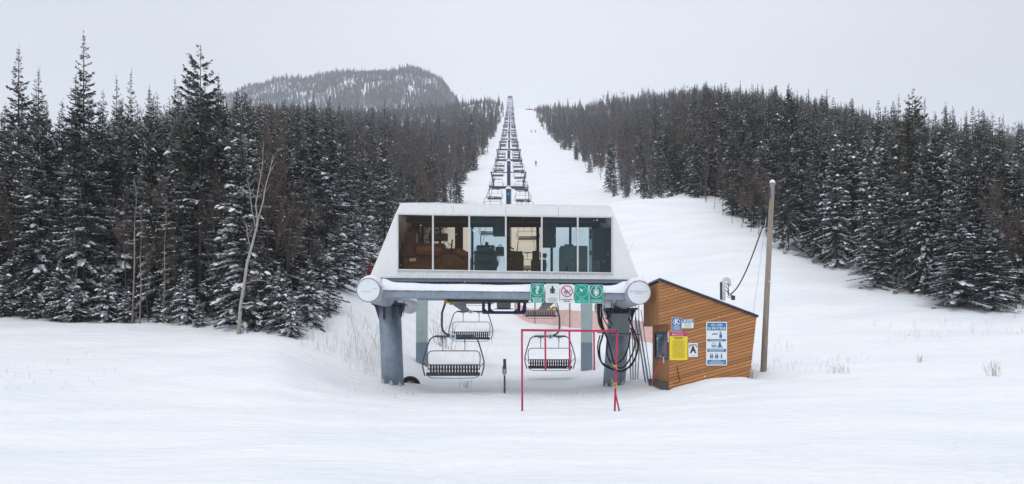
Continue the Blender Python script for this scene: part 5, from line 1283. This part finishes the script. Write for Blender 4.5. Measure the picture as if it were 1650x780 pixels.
m.add(V, Fc); m.build('snow_cap', M['snow'], rf, smooth=True)
# service mast on the roof
sx0 = P(1166, 0, 29.5)[0]; zr = P(0, 486, 29.5)[2]; zt = P(0, 449, 29.5)[2]
e = empty('service_mast', (sx0, 29.5, zr)); tag(e, 'grey rounded service mast with cable clips on the shack roof', 'mast')
m = MB(); m.tube([(0, 0, -.1), (0, 0, zt-zr-.1), (.02, 0, zt-zr-.03), (.1, 0, zt-zr), (.18, 0, zt-zr-.04), (.2, 0, zt-zr-.12), (.2, 0, zt-zr-.25)], .065, 10); m.build('conduit', M['hose'], e, smooth=True)
m = MB(); m.box((-.12, -.03, -.05), (-.06, .05, zt-zr-.12)); m.build('backing', M['black'], e)
for k in range(3):
    m = MB(); m.tube([(.06, -.08, .65-k*.12), (.16, -.1, .55-k*.15), (.12, -.1, .35-k*.1), (.24, -.1, .22-k*.04), (.34, -.05, .2)], .014, 5); m.build('wire', M['rubber'], e, smooth=True)
m = MB(); m.box((.26, -.1, .05), (.38, -.02, .2)); m.build('connector', M['black'], e)

# utility pole, cable and guy
pt_, pb_ = P(1244.5, 295, 30), P(1229.5, 612, 30)
e = empty('utility_pole', (pb_[0], 30, gz(pb_[0], 30))); tag(e, 'weathered grey wooden utility pole leaning slightly beside the shack', 'pole')
uo = -Vector(e.location); 
m = MB(); m.T = Matrix.Translation(uo); m.tube([(pb_[0]-.02, 30, 0), P(1236, 470, 30), pt_], [.115, .10, .085], 14); m.build('pole', M['pole'], e, smooth=True)
m = MB(); m.T = Matrix.Translation(uo); m.tube([pt_, (pt_[0], 30, pt_[2]+.07), (pt_[0], 30, pt_[2]+.12)], [.105, .09, .03], 12); m.build('snow_cap', M['snow'], e, smooth=True)
m = MB(); m.T = Matrix.Translation(uo); a = P(1240, 305, 29.85); m.box((a[0]-.04, 29.8, a[2]-.3), (a[0]+.02, 29.9, a[2]+.08)); m.build('bracket', M['navy'], e)
cable('power_cable', 'black cable sagging from the utility pole top to the roof mast', [P(1240, 307, 29.85), P(1235, 345, 29.8), P(1222, 385, 29.7), P(1205, 430, 29.6), P(1190, 460, 29.5), P(1178, 474, 29.4)], .022)
cable('guy_wire', 'very thin pale wire slanting down behind the shack from the pole', [P(1240, 310, 30.1), P(1228, 400, 31), P(1214, 505, 32)], .008, mt='hose')
cable('red_cord', 'thin red cord stretched from the shack wall to the snow', [P(1077, 545, 27.9), P(1062, 583, 27.6), P(1048, 624, 27.2)], .010, cat='cord', mt='red')
cable('wall_cable', 'thin black cable hanging low on the shack front wall', [P(1091, 591, 27.95), P(1093, 603, 27.93), P(1095, 615, 27.9), P(1084, 618, 27.9)], .014)

# shack signs
ws = 27.975
e, w, h = sign_base('notice_sign', 'small blue sign with a white letter K in a circle on the shack', 1082.5, 512, 1098, 534.5, ws, M['signwhite'], M['blue'], rad=.03, border=.012)
part(e, 'emblem', M['signwhite'], lambda m: (m.ring((0, h*.36), w*.62, w*.72, -.010), m.text('K', 0, h*.38, w*1.35, -.010, bold=.008)))
part(e, 'lettering', M['signwhite'], lambda m: lines(m, w*.78, -h*.22, 6, h*.11, h*.05, seed=11))
e, w, h = sign_base('notice_sign', 'small white sign headed AVIS beside the little blue sign', 1098.8, 514.5, 1117.5, 529, ws, M['signwhite'], None, rad=.02)
part(e, 'header', M['blue2'], lambda m: m.box((-w*.96, -.006, h*.25), (w*.96, -.001, h*.95)))
part(e, 'lettering', M['signwhite'], lambda m: m.text('AVIS', 0, h*.60, h*.85, -.010, wide=1.25, bold=.003))
part(e, 'small_print', M['grey_ink'], lambda m: lines(m, w*.7, 0, 5, h*.2, h*.07, seed=12))
e, w, h = sign_base('notice_sign', 'yellow safety notice with crimson header on the shack by the door', 1079, 535.5, 1107.8, 580.5, ws, M['signyellow'], None, rad=.04)
part(e, 'header', M['crimson'], lambda m: m.box((-w*.99, -.008, h*.72), (w*.99, -.001, h*.985)))
part(e, 'header_print', mat('header_pink', (.75,.40,.45), .5), lambda m: (lines(m, w*.55, h*.88, 2, h*.08, h*.035, y=-.012, seed=13), m.add([(-w*.78, -.011, h*.78), (-w*.6, -.011, h*.96), (-w*.5, -.011, h*.80)], [(0,1,2)])))
part(e, 'heading', M['ink'], lambda m: (lines(m, w*.55, h*.62, 2, h*.075, h*.035, seed=14)))
part(e, 'small_print', M['olive_ink'], lambda m: lines(m, w*.8, h*.42, 19, h*.068, h*.020, seed=15))
e, w, h = sign_base('notice_sign', 'grey-white sign with a large black A in quotes on the shack', 1109, 552.5, 1124.5, 575.5, ws, M['hose'], M['signwhite'], rad=.025, border=.01)
part(e, 'lettering', M['ink'], lambda m: (m.text('A', 0, 0, h*1.35, -.010, bold=.014, wide=.85), m.text('"', -w*.72, h*.34, h*.55, -.010, bold=.004), m.text('"', w*.72, h*.34, h*.55, -.010, bold=.004), m.text('REMONTÉE', 0, h*.70, h*.24, -.010, wide=.78, bold=.001)))
part(e, 'small_print', M['grey_ink'], lambda m: lines(m, w*.4, -h*.78, 1, .1, h*.09, jit=.05, seed=16))
e, w, h = sign_base('notice_sign', 'tall blue and white sign headed ICI, ON SE PROTÈGE on the shack', 1138, 518.5, 1171.5, 589, ws, M['signwhite'], None, rad=.04)
def zz_(v): return h - (v-518.5)/(589-518.5)*2*h
part(e, 'blue_band', M['blue2'], lambda m: [m.box((-w*.90, -.006, zz_(b)), (w*.90, -.001, zz_(a))) for a, b in ((520.2,532.5),(546.5,550),(562,567),(580,587.3))])
part(e, 'heading', M['signwhite'], lambda m: (m.text('ICI, ON', 0, zz_(524.0), w*.32, -.010, bold=.0015, wide=1.0), m.text('SE PROTÈGE', 0, zz_(529.4), w*.32, -.010, bold=.0015, wide=.95)))
def sg_icons(m):
    y = -.006
    def poly(pts): m.add([(a*w, y, zz_(b)) for a, b in pts], [tuple(range(len(pts)))])
    poly([(-.45,538.5),(-.3,537),(-.05,537.6),(.12,537.2),(.12,538.6),(-.1,539.3),(-.3,539),(-.45,540)])      # hand
    poly([(.25,544.8),(.25,539),(.33,538),(.33,536),(.27,535.4),(.27,534.6),(.43,534.6),(.43,538),(.52,539),(.52,544.8)])
    poly([(.02,560),(.02,559),(.12,558.6),(.24,552.4),(.36,552.4),(.50,558.6),(.60,559),(.60,560)])              # bust
    m.disc((.30*w, zz_(552.6)), .09*w, y, 14, .003)
    m.ring((-.27*w, zz_(556.3)), .20*w, .235*w, y, 20, .003)
    m.box((-.44*w, y, zz_(558.3)), (-.10*w, y+.003, zz_(556.3)))
    for cx_ in (-.58, -.42, -.08, .08, .46):
        m.disc((cx_*w, zz_(570.6)), .055*w, y, 10, .003); m.box(((cx_-.065)*w, y, zz_(577.6)), ((cx_+.065)*w, y+.003, zz_(572)))
    for a, b in ((-.27,-.21),): m.box((a*w, y, zz_(575)), (b*w, y+.003, zz_(574.2)))
    m.box((.22*w, y, zz_(575)), (.30*w, y+.003, zz_(574.2)))
part(e, 'pictogram', M['blue2'], sg_icons)
part(e, 'small_print', M['signwhite'], lambda m: (m.T, [(lines_at(m, w, zz_, a, ww, s)) for a, ww, s in ((548.2,.6,1),(563.6,.8,2),(565.6,.75,3),(581.8,.5,4),(584,.78,5),(586,.65,6))]) if False else [m.box((x*w, -.010, zz_(v+.45)), ((x+l)*w, -.008, zz_(v-.45))) for v, ww, s in ((548.2,.6,1),(563.5,.8,2),(565.6,.75,3),(581.7,.5,4),(583.8,.78,5),(586,.65,6)) for x, l in [(-ww+q*.13, .10) for q in range(int(2*ww/.13))]])

# ------------------------------------------------------------------ fences of safety net
def net(name, lab, pts, hgt, mt, posts=True, ph=1.3):
    # pts: (u, Y) along the ground
    P3 = []
    for i in range(len(pts)-1):
        (u0, a), (u1, b) = pts[i], pts[i+1]
        x0, x1 = (u0-825)/F*a, (u1-825)/F*b
        for k in range(10): t = k/10; P3.append((x0+(x1-x0)*t, a+(b-a)*t))
    P3.append((x1, b))
    x_, y_ = P3[0]; e = empty(name, (x_, y_, gz(x_, y_))); o_ = -Vector(e.location)
    m = MB(); m.T = Matrix.Translation(o_); V = []; Fc = []
    for i, (x, y) in enumerate(P3):
        zg = gz(x, y); sag = .06*math.sin(i*math.pi/5)**2
        V += [(x, y, zg-.05), (x, y, zg+hgt-sag), (x+.03, y+.02, zg+hgt-sag), (x+.03, y+.02, zg-.05)]
    for i in range(len(P3)-1):
        a = 4*i; b = a+4
        Fc += [(a, b, b+1, a+1), (a+1, b+1, b+2, a+2), (a+2, b+2, b+3, a+3)]
    m.add(V, Fc); m.build('netting', mt, e)
    for x, y in P3[::10]:
        m = MB(); m.T = Matrix.Translation(o_); zg = gz(x, y); m.tube([(x, y-.06, zg-.3), (x, y-.06, zg+ph)], .05, 8); m.build('post', M['pole'], e)
    tag(e, lab, 'fence'); return e
net('safety_fence', 'faded orange-pink safety net behind the terminal, slanting down toward the shack', [(830,66),(862,60),(918,53),(1000,47.5),(1062,44)], 1.1, M['net'], ph=2.1)
net('safety_fence', 'red safety net on a wooden post at the left rear of the terminal', [(588,56),(640,50)], 1.1, M['rednet'], ph=2.0)

# ------------------------------------------------------------------ skiers (skin-modifier bodies)
def skier(u, Y, lab, cloth, lean=0., arms=.35):
    x = (u-825)/F*Y; z = gz(x, Y); e = empty('person', (x, Y, z))
    J = {'hip': ((0,0,.92),.15), 'sp': ((0,-.05,1.15),.14), 'ch': ((0,-.08,1.36),.16), 'nk': ((0,-.09,1.50),.065), 'hd': ((0,-.10,1.62),.10), 'tp': ((0,-.10,1.72),.08)}
    Eg = [('hip','sp'),('sp','ch'),('ch','nk'),('nk','hd'),('hd','tp')]
    for s, n in ((-1,'l'),(1,'r')):
        J.update({n+'s': ((s*.19,-.08,1.40),.07), n+'e': ((s*(.26+arms*.2),-.14,1.14),.05), n+'w': ((s*(.26+arms*.3),-.32,1.02),.04), n+'h': ((s*(.26+arms*.3),-.38,1.0),.045),
                  n+'t': ((s*.11,0,.84),.11), n+'k': ((s*.14,-.10,.50),.075), n+'a': ((s*.14,0,.12),.055), n+'f': ((s*.14,-.14,.07),.055)})
        Eg += [('ch',n+'s'),(n+'s',n+'e'),(n+'e',n+'w'),(n+'w',n+'h'),('hip',n+'t'),(n+'t',n+'k'),(n+'k',n+'a'),(n+'a',n+'f')]
    names = list(J); me = bpy.data.meshes.new('body'); me.from_pydata([J[n][0] for n in names], [(names.index(a), names.index(b)) for a, b in Eg], [])
    o = bpy.data.objects.new('body', me); COL.objects.link(o)
    o.modifiers.new('skin', 'SKIN')
    for i, n in enumerate(names): me.skin_vertices[0].data[i].radius = (J[n][1],)*2
    me.skin_vertices[0].data[0].use_root = True
    s = o.modifiers.new('sub', 'SUBSURF'); s.levels = 1; s.render_levels = 1
    bm_ = bpy.data.meshes.new_from_object(o.evaluated_get(bpy.context.evaluated_depsgraph_get())); o.modifiers.clear(); o.data = bm_
    bm_.materials.clear(); bm_.materials.append(cloth); bm_.materials.append(M['skin'])
    for p in bm_.polygons: p.material_index = 1 if (p.center.z > 1.54 and p.center.y < -.13 and p.center.z < 1.68) else 0
    o.parent = e
    for s in (-1, 1):
        m = MB(); m.box((s*.14-.05, -.85, .01), (s*.14+.05, .75, .03)); m.add([(s*.14-.05,-.85,.02),(s*.14+.05,-.85,.02),(s*.14+.03,-1.0,.12),(s*.14-.03,-1.0,.12)], [(0,1,2,3)]); m.build('ski', M['black'], e)
        m = MB(); m.tube([(s*(.26+arms*.3), -.38, 1.05), (s*(.40+arms*.3), -.1, .0)], .012, 5); m.build('ski_pole', M['black'], e)
    tag(e, lab, 'person'); return e
skier(863.5, 262, 'skier in dark clothes standing alone on the run, nearest of the skiers', M['cloth'])
skier(856, 470, 'skier in black far up the run, left one of a pair', M['cloth2'])
skier(862.5, 470, 'skier in dark blue far up the run, right one of a pair', M['cloth'])

# ------------------------------------------------------------------ falling snow
m = MB(); r = random.Random(9)
for i in range(700):
    y = r.uniform(4, 27); u = r.uniform(-100, 1750); v = r.uniform(120, 760); x, y, z = P(u, v, y)
    if z < gz(x, y) + .05: continue
    s = r.uniform(.003, .0065)*(.5 + y/20)
    m.add([(x-s, y, z), (x+s, y, z), (x, y-s, z), (x, y+s, z), (x, y, z-s*1.2), (x, y, z+s*1.2)], [(0,2,5),(2,1,5),(1,3,5),(3,0,5),(2,0,4),(1,2,4),(3,1,4),(0,3,4)])
tag(m.build('falling_snow', M['treesnow']), 'small snowflakes drifting in the air', kind='stuff')

# ------------------------------------------------------------------ winter air
HZ = 1
if HZ:
    m = MB(); m.box((-1900, -60, -30), (1900, 3400, 620)); hz = m.build('haze', None if False else mat('haze_air', (1, 1, 1)))
    mt = hz.data.materials[0]; t = mt.node_tree; t.nodes.clear(); oo = t.nodes.new('ShaderNodeOutputMaterial'); pv = t.nodes.new('ShaderNodeVolumePrincipled')
    pv.inputs['Color'].default_value = (.88, .93, 1.0, 1); pv.inputs['Density'].default_value = .0003; pv.inputs['Anisotropy'].default_value = 0
    t.links.new(pv.outputs[0], oo.inputs['Volume']); tag(hz, 'pale winter haze', kind='stuff')
    S.cycles.volume_bounces = 1
